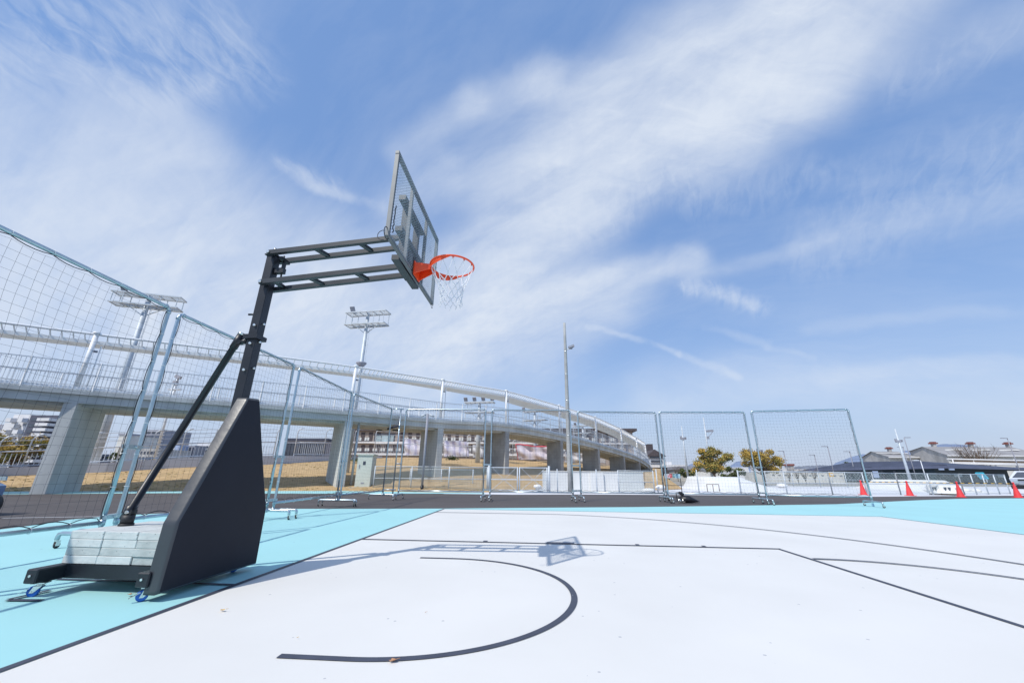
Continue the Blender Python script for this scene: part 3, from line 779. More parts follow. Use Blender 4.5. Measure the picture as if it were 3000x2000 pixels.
# the canopy panel grows wider towards the low end of the ramp
vs = []; 
for i in range(0, i_end+1):
    g = min(1, max(0, (i-idx_of(1.6))/(NS*2.5))); wo = 1.35+.45*g; dz_ = -.38-.22*g
    for a_, z_ in ((.783, -.355), (wo, dz_), (wo, dz_+.05), (.783, -.30)): q = path[i]+nrm[i]*a_; vs.append((q.x, q.y, tz[i]+z_))
bm_ = MB(); bm_.add(vs, [(i*4+k, i*4+(k+1) % 4, (i+1)*4+(k+1) % 4, (i+1)*4+k) for i in range(i_end) for k in range(4)]); bm_.build('canopy_panel', M_cream, walk)
rb = MB()
for i in range(0, i_end):
    for k in (0, .5):
        p = path[int(i)].lerp(path[int(i)+1], k); nv = nrm[i]; z = lerp(tz[i], tz[i+1], k)
        a = p+nv*.33; b = p+nv*.64; rb.bar((a.x, a.y, z-.03), (b.x, b.y, z-.19), .035, .05)
rb.build('canopy_rib', M_wsteel, walk, kind='stuff')
for s in [-1.5, -1, 0, .5, 1, 2, 3, 4, 5, 6, 7, 8]:
    i = int((s+2)*NS); 
    if i < 0: continue
    q = path[i]+nrm[i]*.30
    mb = MB(); mb.tube([(q.x, q.y, path[i].z+.5), (q.x, q.y, tz[i]-.04)], .085, 12); mb.lathe([(.0, .16), (.13, .16), (.13, .10), (.085, .02)], (q.x, q.y, tz[i]-.06), 12)
    t = Vector((nrm[i].y, -nrm[i].x, 0)); q2 = q+t*.28
    mb.tube([(q2.x, q2.y, path[i].z+.5), (q2.x, q2.y, tz[i]-.50), (q2.x+nrm[i].x*.5, q2.y+nrm[i].y*.5, tz[i]-.38)], .025, 6)
    pp = mb.build('canopy_post', M_wsteel, walk)
    sp = MB(); c = Vector((q.x, q.y, tz[i]-.75)); sp.cyl(c+t*.10, c+t*.22, .05, 8); sp.build('spotlight', M_bgrey, pp)
# drain pipe under the deck near the corner and by the second pier
dp = MB(); i = idx_of(1)+5; q = path[i]-nrm[i]*.06
q0 = at(1171, 1222, path[i].z+.4); 
px = lambda x, y, Y: atY(x, y, Y)
Yd = (path[i]).y
dp.tube([px(1171.5, 1220, Yd), px(1169, 1243, Yd), px(1166, 1247, Yd), px(1136, 1256, Yd+.4)], .065, 8); dp.build('drain_pipe', M_droof, walk)
i = idx_of(1); q = path[i]+Vector((nrm[i].y, -nrm[i].x, 0))*.66+nrm[i]*.5
MB().tube([(q.x, q.y, .1), (q.x, q.y, path[i].z+.3)], .07, 8).build('drain_pipe', M_galv_m, walk)
for xx in (1112, 1158):
    b = atY(xx, 1256, 21.6); MB().box((b.x, b.y, b.z), (.28, .25, .22)).build('junction_box', M_dteal, walk)

# ------------------------------------------------------------------ retaining wall + guard fence on the bank top
wall_top = interp([(-400, 1372), (74, 1368), (304, 1355), (383, 1350), (500, 1342.6), (596, 1338), (786, 1334), (983, 1335.5), (1110, 1336), (1200, 1337)])
rw = thing('retaining_wall', atY(500, 1372, topY(500)), 'long pale grey retaining wall running along the top of the grass bank', 'wall')
mb = MB(); prev = None; N = 34
for k in range(N+1):
    x = -400+1520*k/N; Y = topY(x)-.05; a = atY(x, top_f(x)+2, Y); b = atY(x, wall_top(x), Y); d = Vector((a.x-CAM.x, a.y-CAM.y, 0)).normalized()*.3
    a2 = Vector((b.x, b.y, a.z-.3)); cur = [a2, Vector(b), Vector(b)+d, a2+d]
    if prev:
        mb.add(prev+cur, [(0, 4, 5, 1), (1, 5, 6, 2), (2, 6, 7, 3)])
    prev = cur
mb.build('wall', M_wall, rw)
mb = MB()
for x in (415, 470, 620, 720):
    a = atY(x, top_f(x), topY(x)-.08); b = atY(x+2, wall_top(x), topY(x)-.08); mb.bar((b.x, b.y, b.z), (b.x, b.y, a.z-.2), .06, .03)
mb.build('joint', M_bgrey, rw)
def guard(px0, px1, step, label, hpost=2.6):
    base = interp([(-400, 1372), (74, 1368), (304, 1355), (500, 1342.6), (596, 1338), (786, 1334), (983, 1335.5), (1110, 1337), (1200, 1336.5), (1350, 1339), (1607, 1346), (1712, 1354), (1850, 1362)])
    t = thing('guard_fence', atY((px0+px1)/2, base((px0+px1)/2), topY((px0+px1)/2)), label, 'fence', 'guard fences along the bank top')
    topl = interp([(-200, 1284), (100, 1271), (344, 1262), (600, 1252), (850, 1253), (1094, 1258), (1230, 1262), (1349, 1270), (1790, 1318)])
    P_ = []; HH = []; x = px0
    while x <= px1+.1: p = atY(x, base(x), topY(x)+.1); P_.append(p); HH.append(zfor(p.x, p.y, topl)-p.z); x += step
    for p, hpost in zip(P_, HH):
        d = Vector((p.x-CAM.x, p.y-CAM.y, 0)).normalized()
        sd = Vector((d.y, -d.x, 0))
        mb = MB(); mb.tube([p-Vector((0, 0, .2)), p+Vector((0, 0, hpost-.35))]+[p+sd*(.35*(1-math.cos(a_)))+Vector((0, 0, hpost-.35+.35*math.sin(a_))) for a_ in (R(30), R(60), R(90))], .032, 6); mb.build('post', M_rail, t)
    rl = MB()
    for h, r in ((.05, .03), (.48, .035), (.67, .015), (.81, .015), (.94, .015)):
        rl.tube([p+Vector((0, 0, h*H1)) for p, H1 in zip(P_, HH)], r, 5)
    rl.build('rail', M_rail, t)
    ba = MB()
    for a, b in zip(P_, P_[1:]):
        n = max(2, int((b-a).length/.16))
        for k in range(1, n): q = a.lerp(b, k/n); ba.box((q.x, q.y, q.z+.265*HH[0]), (.02, .02, .43*HH[0]))
    for f_h in (.05, .48): ba.tube([p+Vector((0, .02, f_h*H1)) for p, H1 in zip(P_, HH)], .02, 4)
    ba.build('infill', M_rail, t); return t
guard(-120, 800, 92, 'curved-top guard fence standing on the retaining wall behind the hoop')
guard(860, 1032, 86, 'curved-top guard fence in front of the low dark glazed building')
guard(1094, 1790, 68, 'curved-top guard fence in front of the brown hotel and printed sheets')

# ------------------------------------------------------------------ floodlight masts
def mast(base, ztop, w, label, r0=.16, r1=.09, yaw=0., lamps=4, gap=1.0, big=False, collar=None):
    t = thing('floodlight_mast', base, label, 'floodlight mast', 'floodlight masts behind the walkway')
    x, y, z = base
    mb = MB(); mb.tube([(x, y, z-.5), (x, y, lerp(z, ztop, .5)), (x, y, ztop)], [r0, (r0+r1)/2, r1], 14)
    pl = mb.build('pole', M_galv_m, t)
    if collar:
        mb = MB(); mb.lathe([(r1, -.28), (.36, 0), (.36, .08), (.1, .08)], (x, y, collar), 14); mb.build('collar', M_bgrey, t)
    rot = Matrix.Rotation(yaw, 3, 'Z')
    def T(a, b, c): v = rot @ Vector((a, b, 0)); return Vector((x+v.x, y+v.y, ztop+c))
    hd = MB(); dp_ = .8
    for c in (0, -gap):
        ww = w*.97 if c else w
        for b in (-dp_/2, dp_/2): hd.bar(T(-ww/2, b, c), T(ww/2, b, c), .09, .09)
        for k in range(7): a = -ww/2+ww*k/6; hd.bar(T(a, -dp_/2, c), T(a, dp_/2, c), .05, .05)
        for k in range(10): b = -dp_/2+dp_*k/9; hd.bar(T(-ww/2, b, c+.035), T(ww/2, b, c+.035), .02, .03)
    for a in (-w*.46, -w*.31, w*.22, w*.46):
        for b in (-dp_/2, dp_/2): hd.bar(T(a, b, -gap), T(a, b, 0), .035, .035, up=(1, 0, 0))
    hd.bar(T(-w*.28, 0, -gap), T(0, 0, -gap-.7), .05, .05); hd.bar(T(w*.28, 0, -gap), T(0, 0, -gap-.7), .05, .05)
    for k in range(12): hd.bar(T(.0, 0, -gap-.6-k*.5), T(.30, 0, -gap-.6-k*.5), .02, .02)
    hd.bar(T(.27, 0, -gap-6.2), T(.27, 0, -gap), .02, .02); hd.build('platform', M_galv_m, t)
    for k in range(lamps):
        a = -w/2+w*(k+.15)/max(1, lamps-.7); lp = MB(); m = rot @ Matrix.Rotation(R(38), 3, 'X')
        lp.box(T(a, -.30, .30), (.34, .10, .40), m); lp.bar(T(a, -.2, .05), T(a, -.25, .3), .05, .05); lp.build('floodlight', M_bgrey, t)
    return t
def mast_px(xb, yb, xt, yt, Y, w, label, **k):
    b = atY(xb, yb, Y); top = zfor(b.x, b.y, yt); return mast((b.x, b.y, b.z), top, w, label, **k)
b = atY(268, 1391, 18)
mast_px(268, 1376, 440, 868, 18.5, 3.9, 'tall floodlight mast behind the first pier, its head crossed by the near net frame', yaw=R(20), r0=.23, r1=.14, gap=.75, lamps=1)
mast_px(1012, 1400, 1067, 918, 22.8, 3.3, 'slim floodlight mast with double platform between hoop pad and corner', yaw=R(-6), r0=.19, r1=.12, lamps=1, gap=.95, collar=8.35)
mast_px(1399, 1343, 1405, 1164+15, 33.5, 2.9, 'floodlight mast with four dark lamps framed between two canopy posts', yaw=R(-8), lamps=4, gap=.95, r0=.22, r1=.14)
mast_px(1568, 1350, 1568, 1205, 41, 2.9, 'floodlight mast with wide lower platform seen beside the tall pole', yaw=R(-25), lamps=3, gap=1.0, r0=.22, r1=.14)
mast_px(1712, 1356, 1704, 1247, 52, 2.9, 'smallest, most distant floodlight mast, beyond the tall pole', yaw=R(-35), lamps=1, gap=1.0, r0=.2, r1=.14)
# pedestal for the big mast
b = atY(268, 1391, 18.5); pdst = MB(); pdst.box((b.x, b.y, b.z+.05), (1.5, 1.3, .6), bev=.02); o = pdst.build('mast_footing', M_wwall); o.data.transform(Matrix.Translation(-b)); o.location = b; tag(o, 'square pale concrete footing under the tallest floodlight mast', 'footing')
# lattice-like far mast seen between the near posts
b = atY(452, 1345, 30); tp = zfor(b.x, b.y, 1110)
t = thing('camera_mast', b, 'pale ladder mast with a camera on top behind the walkway', 'mast')
mb = MB(); mb.tube([(b.x, b.y, b.z), (b.x, b.y, tp)], .10, 10)
for k in range(28): mb.box((b.x+.16, b.y, lerp(b.z, tp, k/28)), (.22, .03, .03))
mb.bar((b.x-.6, b.y, tp-1.0), (b.x+.6, b.y, tp-1.0), .3, .06); mb.build('pole', M_rail, t)
mb = MB(); mb.box((b.x, b.y, tp+.2), (.5, .3, .3), Matrix.Rotation(R(25), 3, 'Y')); mb.box((b.x-.1, b.y, tp-.4), (.4, .3, .4)); mb.build('camera_head', M_bgrey, t)

# central utility pole
WORLD = True
b = at(1671, 1440); tp = zfor(b.x, b.y, 946)
t = thing('light_pole', b, 'tall tapered concrete pole with one small floodlight at the white wall', 'light pole')
mb = MB(); zs = [b.z+(tp-b.z)*k/8 for k in range(9)]; mb.tube([(b.x, b.y, z) for z in zs], [lerp(.145, .075, k/8) for k in range(9)], 20); po = mb.build('pole', M_conc_d, t)
mb = MB()
for z in (3.0, 5.0, 6.6, 8.0): mb.lathe([(lerp(.145, .075, z/tp)+.004, -.02), (lerp(.145, .075, z/tp)+.012, 0), (lerp(.145, .075, z/tp)+.004, .02)], (b.x, b.y, z), 20)
for k in range(16): 
    a_ = k*2.4; z = 1.2+k*.45; rr_ = lerp(.145, .075, z/tp); mb.box((b.x+rr_*math.cos(a_), b.y+rr_*math.sin(a_)-.002, z), (.03, .03, .03))
mb.build('band', M_bolt, t)
zl = zfor(b.x, b.y, 1018); mb = MB(); mb.bar((b.x+.08, b.y, zl-.12), (b.x+.45, b.y-.05, zl-.05), .05, .05); mb.build('bracket', M_galv_m, t)
mb = MB(); mb.box((b.x+.36, b.y-.12, zl+.02), (.34, .26, .12), Matrix.Rotation(R(-22), 3, 'Y')); mb.box((b.x+.36, b.y-.12, zl-.08), (.10, .10, .10)); mb.build('floodlight', M_bgrey, t)

# slim dark lamp post
b = at(1235.5, 1438); tp = zfor(b.x, b.y, 1212)
t = thing('spotlight_post', b, 'slim dark post with two small spotlights in front of the third pier', 'lamp post')
mb = MB(); mb.tube([(b.x, b.y, 0), (b.x, b.y, .28)], .085, 12); mb.build('base', M_black, t)
mb = MB(); mb.tube([(b.x, b.y, .28), (b.x, b.y, tp)], .062, 12); mb.build('pole', M_bgrey, t)
for s_ in (-1, 1):
    mb = MB(); mb.cyl((b.x+s_*.10, b.y, tp-.03), (b.x+s_*.36, b.y-.05, tp-.15), .055, 10); mb.bar((b.x, b.y, tp-.02), (b.x+s_*.15, b.y, tp-.02), .03, .03); mb.build('spotlight', M_galv_m, t)

# utility cabinet
cA, cB, cC = at(1050, 1432), at(1085, 1434), at(1095, 1430)
cb0 = at(1081, 1434.5); ztop = zfor(cb0.x, cb0.y, 1332); yawc = R(-16)
t = thing('utility_cabinet', (cb0.x, cb0.y, 0), 'pale green grey electrical cabinet on a plinth beside the second pier', 'cabinet')
m_ = Matrix.Rotation(R(10), 3, 'Z')
wv = 36/1141*(cb0.y+3.7)*1.15; dv_ = .95
cc = Vector((cb0.x, cb0.y, 0))+m_ @ Vector((-wv/2, dv_/2, 0))
mb = MB(); mb.box((cc.x, cc.y, ztop/2+.07), (wv, dv_, ztop-.14), m_, bev=.01); mb.build('body', M_box, t)
mb = MB(); mb.box((cc.x, cc.y, ztop+.015), (wv+.12, dv_+.12, .07), m_); mb.build('roof', M_box, t)
mb = MB(); mb.box((cc.x, cc.y, .05), (wv+.5, dv_+.5, .16), m_); mb.build('plinth', M_conc, t)
ff = lambda a, z: cc+m_ @ Vector((a, -dv_/2-.006, z))
mb = MB(); mb.box(ff(-.02, ztop*.76), (.14, .01, .19), m_); mb.build('meter_window', M_dwin, t)
mb = MB(); mb.box(ff(-wv*.33, ztop*.66), (.05, .03, .20), m_); mb.box(ff(0, .35), (.16, .02, .06), m_); mb.build('handle', M_bgrey, t)

# ------------------------------------------------------------------ chainlink fences
def chain(label, pts, h, bars=True, m=None, cell=.10, post_step=2.0, wire=.0028, name='chainlink_fence', group='chainlink fences around the skate park', zb=0.0):
    t = thing(name, (pts[0][0], pts[0][1], zb), label, 'fence', group)
    mesh = MB(); rails = MB()
    for a, b in zip(pts, pts[1:]):
        a, b = Vector((a[0], a[1], zb)), Vector((b[0], b[1], zb)); L = (b-a).length; d = (b-a)/L
        n = max(1, round(L/post_step))
        for k in range(n+1):
            q = a.lerp(b, k/n); mb = MB(); mb.tube([q, q+Vector((0, 0, h+.02))], .032, 8); mb.build('post', M_galv_m, t)
        for z in ((.06, h*.5, h) if bars else (.03,)): rails.tube([a+Vector((0, 0, z)), b+Vector((0, 0, z))], .021 if z > .2 else .012, 6)
        s = -h
        while s < L:
            for sg in (1, -1):
                s0, z0, s1, z1 = (s, .06, s+h-.06, h) if sg == 1 else (s, h, s+h-.06, .06)
                if s1 <= 0: continue
                if s0 < 0: z0 += (z1-z0)*(-s0)/(s1-s0); s0 = 0
                if s1 > L: z1 = z0+(z1-z0)*(L-s0)/(s1-s0); s1 = L
                A1, B1 = a+d*s0+Vector((0, 0, z0)), a+d*s1+Vector((0, 0, z1))
                mesh.tube([A1, B1], wire, 3, cap=False, smooth=False)
            s += cell
    mesh.build('wire_mesh', m or M_chain, t); rails.build('rail', M_galv_m, t); return t
F0 = at(1092, 1437); F1 = at(1300, 1438); F2 = at(1420, 1439); F3 = at(1520, 1439.5); F4 = at(1605, 1440)
hf = zfor(F1.x, F1.y, 1367)
FY = F1.y
def onY(x, Y=None): 
    p = atY(x, 1410, Y or FY); return Vector((p.x, Y or FY, 0))
chain('chainlink fence running from the utility cabinet to the double gate', [onY(1095), onY(1427)], hf, cell=.10, wire=.0065)
for xa, xb, lb in ((1437, 1516, 'chainlink gate leaf hinged to the long fence, with diagonal braces'), (1522, 1603, 'chainlink gate leaf hinged beside the white wall')):
    a, b = onY(xa), onY(xb); t = thing('gate_leaf', a, lb, 'gate')
    fr2 = MB()
    for z in (.10, .85*hf*.6, hf): fr2.bar(a+Vector((0, 0, z)), b+Vector((0, 0, z)), .05, .05)
    for q in (a, b): fr2.tube([q+Vector((0, 0, .05)), q+Vector((0, 0, hf+.02))], .035, 8)
    for s0, s1 in ((.05, .5), (.95, .5)): fr2.bar(a.lerp(b, s0)+Vector((0, 0, .1)), a.lerp(b, s1)+Vector((0, 0, hf*.5)), .02, .02); fr2.bar(a.lerp(b, s0)+Vector((0, 0, hf)), a.lerp(b, s1)+Vector((0, 0, hf*.5)), .02, .02)
    fr2.build('gate_frame', M_galv_m, t)
    ms = MB(); L = (b-a).length; s = -hf
    while s < L:
        for sg in (1, -1):
            s0, z0, s1, z1 = (s, .1, s+hf-.1, hf) if sg == 1 else (s, hf, s+hf-.1, .1)
            if s1 > 0:
                if s0 < 0: z0 += (z1-z0)*(-s0)/(s1-s0); s0 = 0
                if s1 > L: z1 = z0+(z1-z0)*(L-s0)/(s1-s0); s1 = L
                ms.tube([a.lerp(b, s0/L)+Vector((0, 0, z0)), a.lerp(b, s1/L)+Vector((0, 0, z1))], .005, 3, cap=False, smooth=False)
        s += .13
    ms.build('wire_mesh', M_chain, t)
p0, p1 = onY(1432), onY(1609)
for p, lb in ((p0, 'fence'), (p1, 'white wall')):
    o = MB().tube([p, p+Vector((0, 0, hf+.1))], .06, 10).build('gate_post', M_galv_m); o.data.transform(Matrix.Translation(-p)); o.location = p; tag(o, f'stout galvanised gate post at the {lb} side', 'gate post')
# second inner fence behind, on the bank foot
chain('short inner chainlink fence behind the lamp post, near the third pier', [(onY(1200, 20.4))[:2], (onY(1385, 20.4))[:2]], 1.1, cell=.15, wire=.004)

# white wall
wy = 19.0
a, b = atY(1590, 1440, wy), atY(1889, 1442, wy+1.0); zt = zfor(a.x, a.y, 1380.5)
t = thing('white_wall', (a.x, a.y, 0), 'low white concrete wall behind the tall pole, beside the gate', 'wall')
mb = MB(); mb.prism([(a.x, a.y, -.1), (b.x, b.y, -.1), (b.x, b.y, zt), (a.x, a.y, zt)], (0, .35, 0)); mb.build('wall', M_wwall, t)
mb = MB(); mb.prism([(a.x-.03, a.y-.03, zt+.002), (b.x+.03, b.y-.03, zt+.002), (b.x+.03, b.y-.03, zt+.05), (a.x-.03, a.y-.03, zt+.05)], (0, .42, 0)); mb.build('coping', M_shed2, t)
mb = MB(); c = a.lerp(b, .53)
mb.box((c.x, c.y-.06, zt/2-.03), (.75, .1, zt), Matrix.Rotation(math.atan2(b.y-a.y, b.x-a.x), 3, 'Z')); mb.build('pilaster', M_wwall, t)
WF = wy-.6
chain('sparse fence posts standing in front of the white wall', [(onY(1633, WF))[:2], (onY(1748, WF))[:2]], 1.15, bars=False, cell=2.5, wire=.001, post_step=2.0)
chain('dense chainlink fence in front of the sandbag end of the white wall', [(onY(1812, WF))[:2], (onY(1915, WF))[:2]], 1.12, cell=.085, wire=.007, post_step=1.6)
# long fence on the right
R0, R1, R2, R3 = at(2172, 1446), at(2440, 1448), at(2827, 1449.3), at(2961, 1446.5)
R1b = at(2640, 1448.8)
hr = zfor(R0.x, R0.y, 1380)
chain('long chainlink fence in front of the skate ramp and skate mound', [R0[:2], R1[:2], R1b[:2], R2[:2]], hr, cell=.10, wire=.0036, post_step=2.1)
chain('chainlink fence turning away behind the third traffic cone towards the truck', [R2[:2], R3[:2]], hr, cell=.14, wire=.003, post_step=1.4)
o_ = [onY(1925, 19.6)[:2], onY(2165, 19.6)[:2]]
chain('widely spaced fence posts in front of the skate ramp, behind the scoreboard', o_, 1.2, bars=False, cell=3.0, wire=.001, post_step=2.2)
chain('low fence along the far side of the skate park before the bare trees', [onY(2245, 36)[:2], onY(2560, 36)[:2]], 1.35, cell=.3, wire=.006, post_step=2.5)

# ------------------------------------------------------------------ skate park
def place_o(o, c): c = Vector(c); o.data.transform(Matrix.Translation(-c)); o.location = c; return o
Yr = 25.0
xl, xr = atY(2060, 1396, Yr).x, atY(2169, 1396, Yr).x; zr = atY(2100, 1396, Yr).z
def hump(x0, x1, y0, y1, H, Ll, Lr, Lf, seg=26):
    gx = [x0-Ll+Ll*k/8 for k in range(8)]+[x0+(x1-x0)*k/4 for k in range(5)]+[x1+Lr*(k+1)/10 for k in range(10)]
    gy = [y0-Lf+Lf*k/10 for k in range(10)]+[y0, y1]
    vs = []
    for x in gx:
        for y in gy:
            dx = (x0-x)/Ll if x < x0 else (x-x1)/Lr if x > x1 else 0; dy = (y0-y)/Lf if y < y0 else 0
            d = min(1, math.hypot(dx, dy)); vs.append((x, y, H*(1-d)**2.0))
    ny = len(gy); mb = MB(); mb.add(vs, [(i*ny+j, (i+1)*ny+j, (i+1)*ny+j+1, i*ny+j+1) for i in range(len(gx)-1) for j in range(ny-1)], True); return mb
tag(place_o(hump(xl, xr, Yr, Yr+3, zr, .7, 3.2, 4.6).build('skate_ramp', M_wwall), (xl, Yr, 0)), 'white concrete skate ramp with flat top in front of the green tree', 'skate ramp')
pA, pB = atY(2070, 1418, 22), atY(2105, 1418, 22); t = thing('grind_rail', (pA.x, 22, 0), 'thin brown grind rail in front of the white skate ramp', 'grind rail')
mb = MB(); mb.tube([pA, pB], .02, 6)
for p in (pB, pA.lerp(pB, .5), pA): mb.tube([p, (p.x, p.y, 0)], .018, 6)
mb.build('rail', M_bark, t)
# mound on the right
q0, q1, q2 = atY(2650, 1405, 30), atY(2767, 1405, 30), atY(2553, 1427, 30)
tag(place_o(hump(q0.x, q1.x, 30, 33, q0.z, q0.x-q2.x, 1.7, 3.5).build('skate_mound', M_wwall), q0), 'low white flat-topped skate mound behind the second traffic cone', 'skate mound')
# grass slope left of the ramp
mb = MB(); gp = [atY(1890, 1382, 27), atY(1960, 1382, 27), atY(2030, 1418, 24)]
A4 = [Vector((gp[0].x, 27, gp[0].z)), Vector((gp[1].x-.8, 27, gp[1].z)), Vector((gp[2].x, 26, .02)), Vector((atY(1925, 1424, 23.5).x, 23.5, .01)), Vector((atY(1890, 1424, 24).x, 24, .01))]
mb.face(A4); mb.prism([A4[0], A4[1], A4[1]+Vector((0, 6, 0)), A4[0]+Vector((0, 6, 0))], (0, 0, -.6)); struct(mb.build('grass_slope', M_grass))
# sacks
def sacks(name, label, c, n, spread, seed, s=.35):
    rnd = random.Random(seed); mb = MB()
    for k in range(n):
        p = Vector((c[0]+rnd.uniform(-spread, spread), c[1]+rnd.uniform(-.3, .3), s*.26+ (s*.45 if k % 3 == 2 else 0)))
        pr = [(.0, -.5), (.35, -.45), (.62, -.2), (.66, .1), (.5, .38), (.2, .52), (0, .54)]
        mb.lathe([(r*s*rnd.uniform(.9, 1.1), z*s*.55) for r, z in pr], p, 10)
    return mb
c = at(1922, 1444); t = sacks('s', '', (c.x, c.y+.3), 4, .35, 1, .42).build('sandbag_heap', M_sand); tag(place_o(t, (c.x, c.y, 0)), 'heap of white sandbags where the white wall ends near the scoreboard', 'sandbags')
c = at(1588, 1440); t = sacks('s', '', (c.x-.2, c.y+.5), 3, .35, 2, .36).build('sandbag_heap', M_sand); tag(place_o(t, (c.x, c.y, 0)), 'small white sandbags at the foot of the gate', 'sandbags')
c = atY(2293, 1424, 33); t = sacks('s', '', (c.x, 33), 2, .2, 5, .6).build('sandbag_heap', M_sand); tag(place_o(t, (c.x, 33, 0)), 'white round sack on the far skate park slab', 'sandbags')
c = at(2870, 1444); t = sacks('s', '', (c.x, c.y+1.8), 13, 2.2, 7, .42).build('sandbag_heap', M_sand); tag(place_o(t, (c.x, c.y, 0)), 'long row of white sandbags behind the fence near the truck', 'sandbags')

# traffic cones and bars
cone_px = [(2531, 1450.8), (2667, 1453.2), (2816, 1457.3), (2984, 1458.8)]
cl_ = ['red traffic cone beside the foot of the last net panel', 'red traffic cone in front of the white skate mound', 'red traffic cone in front of the concrete barrier', 'red traffic cone in front of the white truck']
WORLD = False
def mk_cone():
    t = thing('traffic_cone', (0, 0, 0), 'x', 'traffic cone', 'red traffic cones joined by striped bars')
    mb = MB(); mb.box((0, 0, .012), (.38, .38, .022), bev=.008); mb.build('base', M_cone, t)
    mb = MB(); mb.lathe([(.155, .02), (.148, .05), (.036, .66), (.036, .69), (.044, .70), (.044, .74), (.03, .755), (0, .757)], n=24); mb.build('body', M_cone, t)
    return t
c0_ = mk_cone(); bpy.context.view_layer.update(); cps = []
for k, (x, y) in enumerate(cone_px):
    p = at(x, y-2); cps.append(p); o = c0_ if k == 0 else dup(c0_); o.location = (p.x, p.y, -.004); o.rotation_euler = (0, 0, R(20*k)); o['label'] = cl_[k]
WORLD = True
def striped(a, b, label):
    t = thing('striped_bar', (a.x, a.y, .66), label, 'striped bar', 'striped bars between the traffic cones')
    n = 15; y_ = MB(); k_ = MB()
    for i in range(n):
        p, q = a.lerp(b, i/n), a.lerp(b, (i+1)/n); (y_ if i % 2 else k_).tube([(p.x, p.y, .675), (q.x, q.y, .675)], .019, 8)
    y_.build('yellow_band', M_yel, t); k_.build('black_band', M_rub, t)
for (a, b, lb) in ((cps[0], cps[1], 'striped bar, from the net panel foot to the second cone'), (cps[1], cps[2], 'striped bar, passing above the concrete barrier'), (cps[2], cps[3], 'striped bar, ending at the cone by the truck')):
    striped(a, b, 'yellow and black '+lb)
# concrete barriers
b0, b1 = at(2722, 1448), at(2800, 1450)
def barrier(a, b, label):
    t = thing('concrete_barrier', (a.x, a.y, 0), label, 'barrier', 'concrete barriers by the fence'); d = (b-a).normalized(); nv = Vector((-d.y, d.x, 0))
    pr = [(-.28, .08), (-.28, .14), (-.16, .34), (-.12, .52), (.12, .52), (.16, .34), (.28, .14), (.28, .08)]
    mb = MB(); mb.prism([a+nv*x+Vector((0, 0, z)) for x, z in pr], b-a); mb.build('body', M_wwall, t)
    mb = MB()
    for s in (.35, .62):
        c = a.lerp(b, s)-nv*.222; mb.prism([c+d*-.07+Vector((0, 0, .42)), c+d*.07+Vector((0, 0, .42)), c+Vector((0, 0, .2))], -nv*.02)
    mb.build('lifting_slot', M_dwin, t)
    mb = MB(); mb.bar(a+nv*-.1+Vector((0, 0, .04)), b+nv*-.1+Vector((0, 0, .04)), .1, .078); mb.build('timber', M_bark, t)
mid = b0.lerp(b1, .42); barrier(b0, mid-(b1-b0)*.01, 'plain pale concrete barrier block behind the cones'); barrier(mid, b1, 'pale concrete barrier block with dark triangular slots behind the third cone')
# plank pallet / white line near cones
# ------------------------------------------------------------------ scoreboard
cL, cR = at(1950, 1468), at(1998, 1468)
cL = Vector((7.02, 12.75, 0)); 
pL = atY(1951, 1440, 12.75); pR = atY(1998, 1440, 12.75); xL, xR = pL.x, pR.x; sy = 12.75
zt = atY(1970, 1387.5, sy).z; zb_ = atY(1970, 1400, sy).z
t = thing('scoreboard', (xL, sy, 0), 'wheeled number-card scoreboard behind the net panel', 'scoreboard')
mb = MB()
for x in (xL, xR): mb.tube([(x, sy, .08), (x, sy, zt+.02)], .014, 6); mb.tube([(x, sy-.28, .09), (x, sy+.28, .09)], .014, 6)
for z in (.55, .12): mb.tube([(xL, sy, z), (xR, sy, z)], .010, 6)
mb.tube([(xL, sy, zt+.01), (xR, sy, zt+.01)], .012, 6); mb.build('frame', M_rub, t)
for x in (xL, xR):
    for y in (-.28, .28): MB().lathe([(0, -.015), (.045, -.015), (.045, .015), (0, .015)], (x, sy+y, .045), 12, 'y').build('wheel', M_rub, t)
def text_mesh(ch, size, loc, m, parent, name='numeral', rz=0):
    cu = bpy.data.curves.new('tmp', 'FONT'); cu.body = ch; cu.size = size; cu.align_x = 'CENTER'; cu.align_y = 'CENTER'; cu.extrude = .002
    ob = bpy.data.objects.new('tmp', cu); COL.objects.link(ob); dg = bpy.context.evaluated_depsgraph_get(); dg.update()
    me = bpy.data.meshes.new_from_object(ob.evaluated_get(dg)); bpy.data.objects.remove(ob)
    me.transform(Matrix.Rotation(rz, 4, 'Y') @ Matrix.Rotation(R(90), 4, 'X') @ Matrix.Diagonal((.72, 1.15, 1, 1))); me.materials.clear(); me.materials.append(m)
    o = bpy.data.objects.new(name, me); COL.objects.link(o); o.parent = parent; pw = Vector((0, 0, 0)); q = parent
    while q: pw += q.location; q = q.parent
    o.location = Vector(loc)-pw; return o
Wd = xR-xL; cwd = Wd*.155; chh = (zt-zb_)
cards = [(.085, '0', M_pale, M_red, 1, 0), (.245, '6', M_pale, M_red, 1, 0), (.395, '1', M_red, M_pale, .85, -8), (.605, '0', M_teal, M_pale, .75, 8), (.755, '0', M_palb, M_teal, 1, 0), (.915, '1', M_palb, M_teal, 1, 0)]
for s, ch, mc, mn, k, an in cards:
    x = xL+Wd*s; z = (zt+zb_)/2+(1-k)*.04
    cdo = MB().box((x, sy-.03, z), (cwd, .006, chh*k), Matrix.Rotation(R(an), 3, 'Y')).build('card', mc, t)
    text_mesh(ch, chh*.95*k, (x, sy-.037, z), mn, cdo, rz=R(an))
